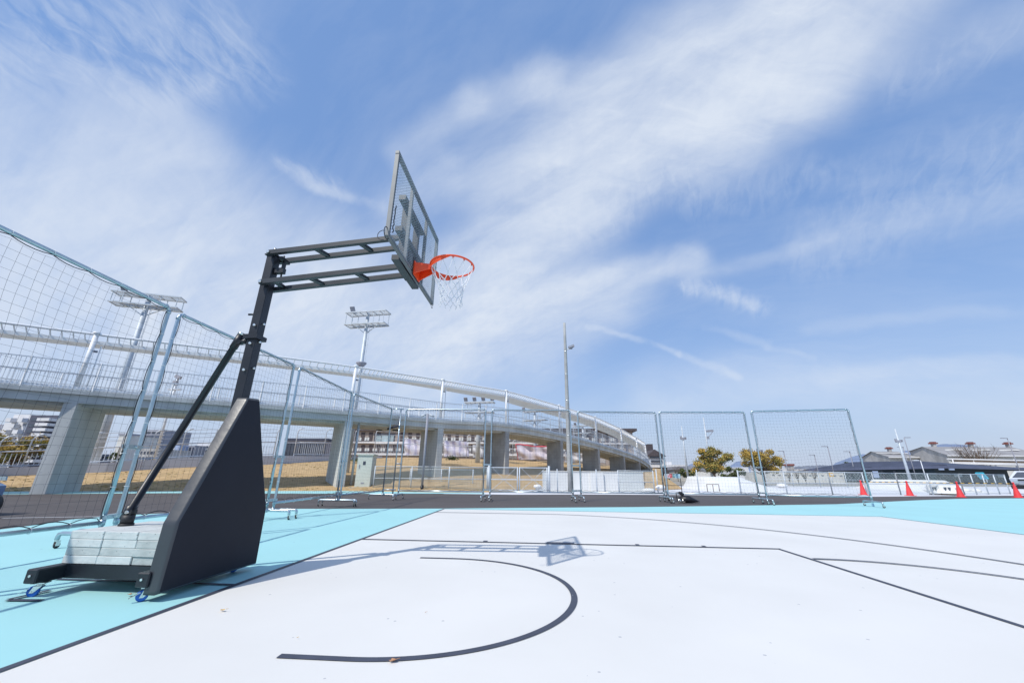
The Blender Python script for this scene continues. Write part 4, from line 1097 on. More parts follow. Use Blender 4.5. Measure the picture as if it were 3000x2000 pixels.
# bag beside it
c = at(2014, 1472); t = thing('equipment_bag', (c.x, c.y, 0), 'black equipment bag slumped on small wheels beside the scoreboard foot', 'bag')
mb = MB(); mb.lathe([(0, -.42), (.05, -.38), (.13, -.2), (.17, 0), (.15, .22), (.07, .34), (0, .36)], (0, 0, 0), 12, 'x')
vs = [Vector((-v[0], v[1], v[2])) for v in mb.v]
vs = [Vector((c.x+.05+v.x*.95, c.y+v.y*1.1, max(.0, (v.z*.8+.12)*(1 if v.x < 0 else lerp(1, .35, min(1, v.x/.4)))))) for v in vs]
m2 = MB(); m2.add(vs, mb.f, True); m2.box((c.x-.18, c.y, .30), (.16, .14, .10), Matrix.Rotation(R(30), 3, 'Y'), bev=.02); m2.build('body', M_bag, t)
for dx in (-.30, -.16): MB().lathe([(.02, -.02), (.06, -.02), (.065, 0), (.06, .02), (.02, .02)], (c.x+dx, c.y-.12, .065), 14, 'y').build('wheel', M_bolt, t)
MB().tube([(c.x-.34, c.y, .05), (c.x-.36, c.y, .32), (c.x-.22, c.y, .36)], .014, 6).build('handle', M_rub, t)

# ------------------------------------------------------------------ printed sheets behind guard fence
def sheet_thing(x0, x1, ytl, ytr, yb, Y, m, label, red=False):
    n = 24; mb = MB(); vs = []; rnd = random.Random(int(x0))
    for i in range(n+1):
        s = i/n; x = lerp(x0, x1, s); yt = lerp(ytl, ytr, s)+1.2*math.sin(s*9+x0)
        for j in range(9):
            v = j/8; p = atY(x, lerp(yb, yt, v), Y); p.y += .18*math.sin(s*14+v*5)+.1*math.sin(v*9+s*4)
            p.x += (.25*(1-v) if red else 0); vs.append(p)
    fs = [(i*9+j, (i+1)*9+j, (i+1)*9+j+1, i*9+j+1) for i in range(n) for j in range(8)]; mb.add(vs, fs, True)
    t = thing('printed_sheet', atY((x0+x1)/2, yb, Y), label, 'sheet', 'printed sheets hung behind the guard fence')
    s_ = mb.build('sheet', m, t)
    if red:
        e = MB(); e.tube([vs[i*9+8] for i in range(n+1)], .05, 5); e.tube([vs[j] for j in range(9)], .05, 5); e.build('edging', M_red, t)
    else:
        e = MB(); e.tube([vs[i*9] for i in range(n+1)], .03, 4); e.build('edging', M_dwin, t)
sheet_thing(1184, 1262, 1284, 1290, 1334, 36.5, M_tarp1, 'violet and white printed sheet between the lamp post and the third pier')
sheet_thing(1300, 1373, 1290, 1293, 1338, 37, M_tarp1, 'violet printed sheet beside the third pier, above the green bush')
sheet_thing(1385, 1457, 1302, 1308, 1340, 38, M_tarp2, 'grey printed sheet with pale top beside the fourth pier')
sheet_thing(1511, 1609, 1301, 1310, 1345, 40, M_tarp3, 'pink printed sheet with red edging between the fourth and fifth piers', True)
sheet_thing(1655, 1716, 1322, 1330, 1354, 46, M_tarp2, 'pale grey sheet hung behind the tall pole')

# bushes on the bank
for k, (x, y, Y) in enumerate(((1326, 1347, 30), (1046, 1352, 28))):
    p = atY(x, y, Y); rnd = random.Random(k); mb = MB()
    for _ in range(160):
        q = p+Vector((rnd.gauss(0, .25), rnd.gauss(0, .2), abs(rnd.gauss(0, .16)))); a_ = Vector((rnd.uniform(-1, 1), rnd.uniform(-1, 1), rnd.uniform(-.3, 1))).normalized()*.09; b_ = a_.orthogonal().normalized()*.05
        mb.face([q-b_, q+a_, q+b_, q-a_*.3])
    o = mb.build('small_bush', M_bush); place_o(o, p); tag(o, ['small green bush on the dry bank below the violet sheet', 'small dark bush on the bank behind the cabinet'][k], 'bush')

# ------------------------------------------------------------------ buildings
def blk(mb, xl, xr, yt, Y, depth, zb=0., yref=None):
    a = atY(xl, yref or yt, Y); b = atY(xr, yref or yt, Y); z = atY((xl+xr)/2, yt, Y).z
    mb.box(((a.x+b.x)/2, Y+depth/2, (zb+z)/2), (b.x-a.x, depth, z-zb)); return a.x, b.x, z
def wins(t, m, Y, cells, fr=None, name='window'):
    for (x0, y0, x1, y1) in cells:
        a, b = atY(x0, y0, Y-.06), atY(x1, y1, Y-.06)
        w = MB().box(((a.x+b.x)/2, Y-.05, (a.z+b.z)/2), (abs(b.x-a.x), .08, abs(a.z-b.z))).build(name, m, t)
        if fr:
            g = MB(); g.box(((a.x+b.x)/2, Y-.11, (a.z+b.z)/2), (.06, .04, abs(a.z-b.z))).box(((a.x+b.x)/2, Y-.115, b.z), (abs(b.x-a.x)+.15, .06, .08)); g.build('window_frame', fr, w)
# brown hotel
YH = 66
t = thing('hotel_building', atY(1300, 1330, YH), 'long brown tiled hotel with dark vertical bands and curtained windows behind the walkway', 'building')
mb = MB(); x0, x1, zt_ = blk(mb, 1015, 1700, 1263, YH, 14, 0); 
wl_ = mb.build('wall', M_brown, t)
mb = MB(); mb.box(((x0+x1)/2, YH+7, zt_+.25), (x1-x0+.8, 15, .5)); mb.build('roof', M_dbrown, t)
mb = MB()
for y0 in (1265, 1302):
    for k in range(31):
        x = 1022+k*23
        if y0 == 1265 and 1092 < x < 1160: continue
        a, b = atY(x+14, y0+1, YH), atY(x+22, y0+27, YH); MB().box(((a.x+b.x)/2, YH-.02, (a.z+b.z)/2), (b.x-a.x, .12, a.z-b.z)).build('dark_band', M_dbrown, t)
mb = MB()
for y in (1297, 1331): a = atY(1300, y, YH); mb.box(((x0+x1)/2, YH-.25, a.z), (x1-x0, .5, .28))
mb.build('ledge', M_bwhite, t)
wins(t, M_curt, YH, [(1022+k*23+1, 1281, 1022+k*23+13, 1291) for k in range(31) if not 1090 < 1022+k*23 < 1162], M_dwin)
wins(t, M_curt, YH, [(1022+k*23+1, 1312.5, 1022+k*23+13, 1321.5) for k in range(31)], M_dwin)
wins(t, M_dwin, YH, [(1098, 1270, 1155, 1295)], name='balcony_recess'); wins(t, M_win, YH-.08, [(1103, 1276, 1131, 1294), (1133, 1276, 1152, 1294)], M_dwin, 'balcony_door')
# right wing under the canopy
YW = 84
t = thing('hotel_wing', atY(1770, 1300, YW), 'brown hotel wing with flat dark roof seen through the walkway railing', 'building', )
mb = MB(); x0, x1, zt_ = blk(mb, 1640, 1852, 1262, YW, 12, 0); mb.build('wall', M_brown, t)
mb = MB(); mb.box(((x0+x1)/2, YW+6, zt_+.2), (x1-x0+1.6, 14, .5)); mb.build('roof', M_dbrown, t)
mb = MB()
for k in range(7): a, b = atY(1662+k*28, 1264, YW), atY(1673+k*28, 1330, YW); MB().box(((a.x+b.x)/2, YW-.02, (a.z+b.z)/2), (b.x-a.x, .12, a.z-b.z)).build('dark_band', M_dbrown, t)
wins(t, M_curt, YW, [(1676+k*28, 1282, 1688+k*28, 1293) for k in range(6)], M_dwin); wins(t, M_curt, YW, [(1676+k*28, 1303, 1688+k*28, 1314) for k in range(6)], M_dwin)
mb = MB(); a = atY(1750, 1299, YW); mb.box(((x0+x1)/2, YW-.25, a.z), (x1-x0, .5, .3)); mb.build('ledge', M_bwhite, t)
# white apartment block, far left
def building(label, xl, xr, yt, Y, depth, m, grid=None, wm=None, name='apartment_block', zb=0, win=(.6, .5), roof=None, cap=None):
    t = thing(name, atY((xl+xr)/2, 1380, Y), label, 'building'); mb = MB(); x0, x1, zt_ = blk(mb, xl, xr, yt, Y, depth, zb); mb.build('wall', m, t)
    if roof: mb = MB(); mb.box(((x0+x1)/2, Y+depth/2, zt_+.25), (x1-x0+.4, depth+.4, .5)); mb.build('roof', roof, t)
    if grid:
        nx, nz, ztop_, zbot = grid; 
        for i in range(nx):
            for j in range(nz):
                cx = x0+(x1-x0)*(i+.5)/nx; cz = zbot+(ztop_*zt_-zbot)*(j+.5)/nz; w = (x1-x0)/nx*win[0]; h = (ztop_*zt_-zbot)/nz*win[1]
                MB().box((cx, Y-.04, cz), (w, .1, h)).build('window', wm or M_dwin, t)
    return t, x0, x1, zt_
t, x0, x1, z1 = building('white apartment block with staggered balconies above the ochre topped tree', 42, 92, 1214, 120, 14, M_bwhite, (3, 8, .97, 2), M_bgrey, win=(.5, .35))
mb = MB()
for i in range(3):
    for j in range(8): 
        if (i+j) % 2: mb.box((x0+(x1-x0)*(i+.5)/3, 119, 2+(z1*.97-2)*(j+.25)/8), ((x1-x0)/3*.9, 1.6, 1.3))
mb.build('balcony', M_bwhite, t)
t, x0, x1, z1 = building('grey shaded apartment block with stepped dark balconies next to the first pier', 92, 172, 1216, 112, 14, M_bdark, (3, 8, .97, 2), M_dwin, win=(.6, .5))
mb = MB()
for j in range(9): mb.box((x1-(x1-x0)*.22, 111, 3+j*(z1-3)/9), ((x1-x0)*.44, 2.2, .9))
mb.build('balcony', M_bwhite, t)
building('small grey block with rows of dark windows beyond the ochre topped tree', -60, 10, 1243, 130, 12, M_bgrey, (4, 6, .95, 2), M_dwin)
building('small white block with flat top beside the staggered balconies', 14, 32, 1238, 125, 12, M_bwhite)
building('cream tower with tapered top behind the near net posts', 350, 376, 1274, 110, 10, M_shed2, roof=M_bgrey)
building('dark grey high-rise behind the near net posts', 416, 476, 1258, 125, 12, M_bgrey, (4, 9, .97, 2), M_dwin, win=(.75, .45))
building('low pale block with rows of windows below the dark high-rise', 404, 462, 1314, 90, 10, M_shed, (6, 3, .95, 1.5), M_dwin)
building('pale blue block with square openings beside the hoop brace', 494, 528, 1304, 105, 10, M_bblue, (1, 4, .95, 2), M_pale, win=(.2, .3))
building('dark blue grey block with vertical bands beside the hoop brace', 524, 572, 1304, 108, 10, M_bgrey, (6, 1, .95, 2), M_dwin, win=(.6, .95))
building('white office block with dark window strips behind the pad', 578, 640, 1300, 112, 12, M_bwhite, (7, 5, .97, 2), M_dwin, win=(.75, .45))
building('distant pale housing block behind the first pier', 262, 300, 1337, 140, 12, M_bwhite, (4, 2, .9, 2), M_dwin)
building('distant grey housing block beside the mast footing', 300, 345, 1330, 130, 12, M_bgrey, (4, 3, .9, 2), M_dwin)
t, x0, x1, z1 = building('low dark glazed building with flat roof beside the second pier', 838, 958, 1291, 75, 14, M_bgrey, None, None, roof=M_droof)
for k in range(13): MB().box((x0+(x1-x0)*(k+.5)/13, 74.94, z1*.5), ((x1-x0)/13*.82, .12, z1*.86)).build('window', M_dwin, t)
# gabled hotel at the foot of the walkway
YG = 105; t = thing('gabled_hotel', atY(1915, 1360, YG), 'grey gabled hotel with balconies at the low end of the walkway', 'building')
mb = MB(); x0, x1, z1 = blk(mb, 1900, 1944, 1336, YG, 14, 0); mb.build('wall', M_bwhite, t)
zg = atY(1916, 1316, YG).z; xm = atY(1916, 1316, YG).x
mb = MB(); mb.prism([(x0-.6, YG-.5, z1), (x1+.6, YG-.5, z1), (xm, YG-.5, zg)], (0, 10, 0)); mb.build('roof', M_dbrown, t)
mb = MB(); xa, xb, zz1 = blk(mb, 1897, 1912, 1300, YG+6, 5, 0); mb.build('tower', M_dbrown, t)
for k in range(4): yy = 1336+k*11; a = atY(1905, yy, YG-.6); b = atY(1942, yy+6, YG-.6); MB().box(((a.x+b.x)/2, YG-.1, (a.z+b.z)/2), (b.x-a.x, .3, a.z-b.z)).build('balcony', M_dwin, t)
building('long low white building behind the scoreboard', 1944, 1967, 1352, 130, 12, M_bwhite); building('low white building with small windows beside the gabled hotel', 1962, 2015, 1361, 125, 12, M_bwhite, (5, 1, .9, 3), M_dwin, win=(.3, .3))
t, x0, x1, z1 = building('white flat canopy building behind the scoreboard', 1900, 2012, 1369, 80, 12, M_dbrown, roof=M_bwhite)
t, x0, x1, z1 = building('cream low hall with thin dark eave behind the green tree', 2020, 2110, 1375, 60, 10, M_shed2, roof=M_bgrey)
building('white block with three dark windows behind the green tree', 2042, 2100, 1366, 100, 10, M_bwhite, (3, 1, .97, 4), M_dwin, win=(.3, .4))
building('small white tower building between the two trees', 2160, 2192, 1368, 110, 10, M_bwhite); building('low white building behind the ochre tree', 2255, 2292, 1362, 105, 10, M_bwhite, (3, 2, .9, 2), M_dwin, win=(.4, .3))
building('long low white hall behind the bare trees', 2290, 2420, 1374, 120, 12, M_bwhite); building('tiny kiosk with rust red roof in front of the wooded hill', 2316, 2325, 1363.5, 118, 3, M_shed, zb=2.5, roof=M_rust)
building('pale low shed behind the far skate park fence', 2255, 2470, 1384, 62, 8, M_shed2, (12, 1, .8, 1), M_dwin, win=(.4, .4))
# dark pavilion
A5, B5, C5 = atY(2366, 1379.5, 88), atY(2777, 1371, 62), atY(3080, 1378, 76)
t = thing('pavilion', (B5.x, B5.y, 0), 'long dark flat-roofed pavilion with wide eaves behind the skate park', 'building')
zA = A5.z; rf = MB()
def roofseg(a, b, ta, tb, dep):
    ba_, bb2 = a+Vector((2, dep, 0)), b+Vector((2, dep, 0)); ta.z = max(ta.z, a.z); 
    rf.add([a, b, Vector((b.x, b.y, b.z+.5)), Vector((a.x, a.y, a.z+.25)), Vector((ba_.x, ba_.y, ta.z)), Vector((bb2.x, bb2.y, tb.z)), Vector((bb2.x, bb2.y, b.z)), Vector((ba_.x, ba_.y, a.z))],
           [(0, 1, 2, 3), (3, 2, 5, 4), (0, 7, 6, 1), (0, 3, 4, 7), (1, 6, 5, 2)])
mid5 = A5.lerp(B5, .55)
roofseg(A5, mid5, atY(2366, 1379, 94), atY(2591, 1354, 82), 7); roofseg(mid5, B5, atY(2591, 1354, 82), atY(2777, 1351, 70), 7); roofseg(B5, C5, atY(2777, 1351, 70), atY(3080, 1370, 84), 7)
rf.build('roof', M_droof, t)
fs_ = MB(); 
for a, b in ((A5, B5), (B5, C5)): fs_.bar(a+Vector((0, -.06, .2)), b+Vector((0, -.06, .2)), .08, .42)
fs_.build('fascia', M_fasc, t)
wa = MB(); p = [A5+(B5-A5)*.22, B5+Vector((0, 2.2, 0)), B5+(C5-B5)*.66+Vector((0, 2, 0))]
p[0] = p[0]+Vector((0, 2.2, 0))
for a, b in zip(p, p[1:]): wa.prism([(a.x, a.y, 0), (b.x, b.y, 0), (b.x, b.y, b.z), (a.x, a.y, a.z)], (0, 3.5, 0))
wa.build('wall', M_dteal, t)
for k in range(8): s = .08+k*.105; q = p[0].lerp(p[1], s); mb = MB(); mb.bar((q.x, q.y-.12, .1), (q.x, q.y-.12, q.z-.3), .9, .08, up=(0, 1, 0)); mb.build('window', M_dwin, t)
for k in range(6): s = .1+k*.15; q = p[1].lerp(p[2], s); mb = MB(); mb.box((q.x, q.y-.12, 1.35), (1.6, .1, .5)); mb.build('window', M_win if k % 2 else M_dwin, t)
c = atY(2773, 1374, 60.5); mb = MB(); mb.box((c.x-.7, c.y, c.z), (.6, .2, .22)); mb.box((c.x+.7, c.y, c.z), (.6, .2, .22)); mb.build('emergency_lamp', M_bblue, t)
for k in range(5): s = .03+k*.05; q = A5.lerp(B5, s); MB().tube([(q.x, q.y+.5, 0), (q.x, q.y+.5, q.z)], .1, 6).build('column', M_dwin, t)
# warehouses
def shed(label, xg0, xg1, xr_, yap, yel, yer, Y, ridge_y, m, nvent, vents):
    """gable end facing camera-left, roof running to the right"""
    t = thing('warehouse', atY(xg1, 1380, Y), label, 'warehouse', 'old grey warehouses behind the pavilion')
    g0, g1 = atY(xg0, yel, Y+18), atY(xg1, yer, Y); xa = lerp(xg0, xg1, .42) if False else xg0+(xg1-xg0)*.35
    ap = atY(xa, yap, Y+11)
    e2 = atY(xr_, yer+6, Y-2); d = Vector((e2.x-g1.x, 0, 0)); e2 = g1+d
    ap2 = ap+d; g02 = g0+d
    mb = MB(); mb.add([(g0.x, g0.y, 0), (g1.x, g1.y, 0), g1, ap, g0], [(0, 1, 2, 3, 4)]); mb.build('gable_wall', M_shed, t)
    mb = MB(); mb.add([(g1.x, g1.y, 0), (e2.x, e2.y, 0), e2, g1], [(0, 1, 2, 3)]); mb.build('side_wall', M_shed2, t)
    off = Vector((-.4, -.3, .12)); mb = MB(); mb.add([g1+Vector((-.4, -.6, -.1)), e2+Vector((0, -.6, -.1)), ap2+Vector((0, 0, .12)), ap+off, g0+Vector((-.4, .3, -.1)), g02], [(0, 1, 2, 3), (3, 2, 5, 4)]); mb.build('roof', M_slate, t)
    mb = MB(); mb.bar(g1+Vector((-.4, -.65, -.15)), e2+Vector((0, -.65, -.15)), .2, .35); mb.build('gutter', M_bwhite, t)
    for xv in vents:
        f = (atY(xv, yap, ap.y).x-ap.x)/max(.01, (ap2.x-ap.x)); c = ap.lerp(ap2, f); c = c+Vector((0, 0, .1))
        mb = MB(); mb.box((c.x, c.y, c.z+.45), (.75, .8, .9)); v = mb.build('vent', M_shed, t)
        mb = MB(); mb.box((c.x, c.y, c.z+.95), (2.3*.68, 1.2, .34)); mb.box((c.x, c.y, c.z+1.22), (1.1, .8, .26)); mb.build('vent_cap', M_rust, v)
    for s in (.2, .5, .8):
        a = g1.lerp(e2, s); b = ap.lerp(ap2, s+.02); q = a.lerp(b, .55); nrm_ = (b-a).normalized(); mb = MB()
        mb.bar(q-nrm_*.6+Vector((0, -.05, .22)), q+nrm_*.6+Vector((0, -.05, .22)), 3.5, .05); mb.build('skylight', M_shed2, t)
shed('smaller grey gabled warehouse with one rusty roof vent', 2526, 2602, 2708, 1323, 1340, 1337, 118, 0, None, 1, [2607])
shed('long grey gabled warehouse with three rusty roof vents', 2665, 2773, 3100, 1309.5, 1321, 1332, 104, 0, None, 3, [2737, 2846, 2956])
# pipes in front of the long warehouse
t = thing('pipe_rack', atY(2900, 1360, 92), 'white pipe rack running in front of the long warehouse', 'pipe rack')
for y, dx in ((1344, 0), (1349, 12), (1353.5, 20), (1357, 10)):
    a, b = atY(2775+dx, y, 92), atY(3080, y+7, 90); MB().tube([a, b], .18, 6).build('pipe', M_bwhite if dx != 12 else M_bark, t)
for x in (2790, 2850, 2910, 2970): a = atY(x, 1345, 91.5); MB().tube([(a.x, a.y, 0), a], .12, 6).build('post', M_bwhite, t)

# hills
def ridge(name, pts, Y, m, n=90, rough=.5, seed=1):
    rnd = random.Random(seed); fn = interp(pts); mb = MB(); vs = []; x0, x1 = pts[0][0], pts[-1][0]
    for i in range(n+1):
        x = lerp(x0, x1, i/n); p = atY(x, fn(x)+rnd.uniform(-rough, rough), Y); b = atY(x, 1395, Y-Y*.2)
        vs += [(b.x, b.y, -2), ((b.x+p.x)/2, (b.y+p.y)/2, p.z*.55), tuple(p), (p.x*1.1, p.y*1.1, -2)]
    mb.add(vs, [(4*i+k, 4*i+4+k, 4*i+5+k, 4*i+1+k) for i in range(n) for k in range(3)], True); return struct(mb.build(name, m))
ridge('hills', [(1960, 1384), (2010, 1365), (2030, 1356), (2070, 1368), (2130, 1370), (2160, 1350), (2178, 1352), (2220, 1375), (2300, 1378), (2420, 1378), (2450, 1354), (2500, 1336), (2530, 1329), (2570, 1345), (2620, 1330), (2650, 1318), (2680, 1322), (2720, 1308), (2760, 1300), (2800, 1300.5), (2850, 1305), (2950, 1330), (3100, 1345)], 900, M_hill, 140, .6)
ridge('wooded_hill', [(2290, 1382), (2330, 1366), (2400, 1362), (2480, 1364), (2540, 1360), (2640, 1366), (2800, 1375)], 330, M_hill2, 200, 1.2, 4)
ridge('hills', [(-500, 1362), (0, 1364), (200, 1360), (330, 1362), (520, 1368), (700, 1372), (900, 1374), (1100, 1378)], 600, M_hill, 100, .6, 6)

# ------------------------------------------------------------------ poles and street lamps at the right
def pole(label, xb, yb, yt, Y, r=.12, kind='device', m=None):
    b = atY(xb, yb, Y); zt2 = zfor(b.x, b.y, yt); t = thing('utility_pole', b, label, 'pole', 'grey poles around the skate park')
    mb = MB(); mb.tube([(b.x, b.y, 0), (b.x, b.y, zt2)], [r, r*.5], 10); mb.build('pole', m or M_galv_m, t)
    z = lerp(0, zt2, .78); mb = MB()
    if kind == 'device':
        mb.box((b.x, b.y, z), (r*3.6, .2, .22)); mb.box((b.x-r*1.7, b.y, z+.1), (.14, .15, .3)); mb.box((b.x+r*2.0, b.y, z+.05), (.16, .2, .22))
    elif kind == 'arm':
        mb.bar((b.x, b.y, z), (b.x+.9, b.y, z+.1), .08, .25); mb.bar((b.x+.85, b.y, z), (b.x+.2, b.y, z-.7), .05, .05); mb.box((b.x+.15, b.y, z-.7), (.3, .2, .3))
    mb.build('fittings', M_bgrey, t)
pole('thin grey pole with small boxes behind the scoreboard', 2018, 1416, 1248, 38, .11)
pole('grey pole with dark side arm rising through the green tree', 2086, 1397, 1222, 44, .14, 'arm')
pole('grey pole with small lamp in front of the ochre tree', 2243, 1418, 1294, 40, .12)
pole('pale concrete pole with teal fittings in front of the warehouses', 2666, 1404, 1256, 42, .15, 'device')
def lamp(label, xb, yt, Y, xt=None, arm=-1, m=None):
    rr9 = .0009*(Y+4)
    b = atY(xb, 1385, Y); zt2 = zfor(b.x, b.y, yt); t = thing('street_lamp', (b.x, b.y, 0), label, 'street lamp', 'dark street lamps in the distance')
    MB().tube([(b.x, b.y, 0), (b.x, b.y, zt2)], rr9, 6).build('pole', m or M_bgrey, t)
    MB().box((b.x+arm*.5, b.y, zt2), (.9*Y/70, .25, .10)).build('lamp_head', m or M_bgrey, t)
lamp('thin street lamp beside the ochre tree', 2309, 1321, 72); lamp('shorter thin street lamp seen through the end net panel', 2398, 1332, 80)
lamp('taller thin street lamp seen through the end net panel', 2443, 1307, 70); lamp('thin dark street lamp beside the end post of the net row', 2505, 1322, 78)
lamp('tallest dark street lamp, beside the concrete pole', 2680, 1281, 64, arm=1); lamp('shorter dark street lamp behind the concrete pole', 2668, 1309, 86)
lamp('pale street lamp with flat head in front of the pavilion', 2708, 1348, 45, m=M_rail); lamp('dark street lamp standing above the white truck', 2990, 1283, 66)

# ------------------------------------------------------------------ trees
def tree(label, xc, yb, x0, x1, ytop, Y, lobes, mats, seed, n=2600, ls=.28, name='evergreen_tree', bare=False, zg=0.):
    rnd = random.Random(seed); a, b = atY(x0, yb, Y), atY(x1, yb, Y); c = atY(xc, yb, Y); H = atY(xc, ytop, Y).z-zg; Wd = b.x-a.x
    t = thing(name, (c.x, Y, zg), label, 'tree')
    tr = MB(); base = Vector((c.x, Y, zg)); th = H*.42
    tr.tube([base, base+Vector((.05, 0, th*.5)), base+Vector((-.05, .05, th)), base+Vector((.1, 0, H*.8))], [H*.035, H*.028, H*.022, H*.008], 9)
    cent = []
    for i in range(lobes):
        an = 2*math.pi*i/lobes+rnd.uniform(-.3, .3); rr_ = rnd.uniform(.55, .90) if i % 3 else rnd.uniform(.1, .4)
        z = rnd.uniform(.36, .90)*H; sx = math.cos(an)*rr_*Wd/2; syy = math.sin(an)*rr_*Wd/2*.8
        lim = math.sqrt(max(.1, 1-((z/H-.55)/.5)**2)); q = base+Vector((sx*lim, syy*lim, z)); cent.append((q, rnd.uniform(.07, .13)*Wd, rnd.random()))
        s = base+Vector((0, 0, rnd.uniform(.25, .5)*H)); m_2 = s.lerp(q, .5)+Vector((0, 0, -.1*H*.5)); tr.tube([s, m_2, q], [H*.014, H*.009, H*.004], 6)
        for _ in range(4):
            e = q+Vector((rnd.gauss(0, 1), rnd.gauss(0, 1), rnd.gauss(0, .7)))*Wd*.09; tr.tube([q.lerp(s, .25), e], [H*.005, H*.002], 4)
    tr.build('trunk', M_bark, t)
    if not bare:
        bins = [MB() for _ in mats]
        for k in range(n):
            q, r, kk = rnd.choice(cent); v = Vector((rnd.gauss(0, 1), rnd.gauss(0, 1), rnd.gauss(0, 1))).normalized()*r*(rnd.random()**.35)*(1 if k % 6 else 1.6)
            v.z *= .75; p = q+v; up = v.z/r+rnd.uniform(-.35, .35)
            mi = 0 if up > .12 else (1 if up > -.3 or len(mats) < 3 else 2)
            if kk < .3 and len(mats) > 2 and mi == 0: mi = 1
            n1 = Vector((rnd.uniform(-1, 1), rnd.uniform(-1, 1), rnd.uniform(-.4, 1))).normalized(); a1 = n1.orthogonal().normalized()*ls*rnd.uniform(.5, 1.1); b1 = n1.cross(a1).normalized()*ls*rnd.uniform(.3, .7)
            bins[mi].face([p-a1, p-b1*.8, p+a1, p+b1])
        for mbx, mm in zip(bins, mats):
            if mbx.f: mbx.build('crown', mm, t)
    return t
tree('broad tree of yellow green and dark green leaves behind the skate ramp', 2093, 1397, 2036, 2162, 1304, 36, 30, [M_leafm, M_leafo, M_leafg], 3, 6000, .11)
tree('broad ochre leaved tree with almost no green', 2236, 1394, 2172, 2306, 1310, 39, 30, [M_leafo, M_leafo, M_leafm], 8, 6000, .11)
tree('ochre topped tree below the apartment blocks', 30, 1368, -60, 108, 1265, 45, 16, [M_leafo, M_leafm, M_leafg], 5, 6500, .17)
tree('dark palm-like tree beside the cream tower', 338, 1345, 322, 352, 1290, 70, 7, [M_leafg, M_leafg, M_leafg], 9, 500, .3)
tree('low green tree behind the scoreboard', 2012, 1388, 1980, 2035, 1366, 50, 8, [M_leafm, M_leafg, M_leafg], 12, 1800, .15)
tree('low dark green hedge tree at the foot of the broad trees', 2150, 1396, 2120, 2200, 1368, 41, 8, [M_leafg, M_leafg, M_leafg], 13, 2200, .13)
tree('dark clump of trees on the distant slope by the small warehouse', 2498, 1372, 2478, 2520, 1351, 120, 8, [M_leafg, M_leafg, M_leafg], 14, 700, .6)
def bare_tree(label, xb, Y, ytop, wpx, seed, m=M_bark, k=26):
    rnd = random.Random(seed); b = atY(xb, 1390, Y); H = atY(xb, ytop, Y).z; w = wpx/1141*(Y+3.7); t = thing('bare_tree', (b.x, Y, 0), label, 'tree'); tr = MB()
    tr.tube([(b.x, Y, 0), (b.x, Y, H*.35)], [H*.02, H*.014], 6)
    br_ = MB()
    for _ in range(k):
        e = Vector((b.x+rnd.uniform(-.5, .5)*w, Y+rnd.uniform(-.3, .3)*w, H*rnd.uniform(.75, 1.02))); s = Vector((b.x, Y, H*rnd.uniform(.1, .35))); m1_ = s.lerp(e, .5)+Vector((0, 0, -.05*H)); br_.tube([s, m1_, e], [H*.009, H*.006, H*.002], 4)
        for _ in range(5):
            q = s.lerp(e, rnd.uniform(.4, .95)); br_.tube([q, q+Vector((rnd.uniform(-.12, .12)*w, rnd.uniform(-.1, .1)*w, rnd.uniform(.04, .16)*H))], [H*.0035, H*.0015], 3)
    tr.build('trunk', m, t); br_.build('branches', m, t)
bare_tree('large leafless tree in front of the long warehouse', 2878, 95, 1304, 90, 1, k=60)
for k, (x, y, w) in enumerate(((2335, 1370, 22), (2357, 1371, 26), (2384, 1372, 26), (2310, 1376, 16))):
    bare_tree(['slim leafless tree in the far row, beside the smallest one', 'widest leafless tree in the middle of the far row', 'leafless tree ending the far row near the pavilion tip', 'smallest leafless tree, starting the far row near the ochre tree'][k], x, 52, y, w, 20+k)
bare_tree('small leafless tree by the low white building', 1985, 60, 1362, 26, 33)

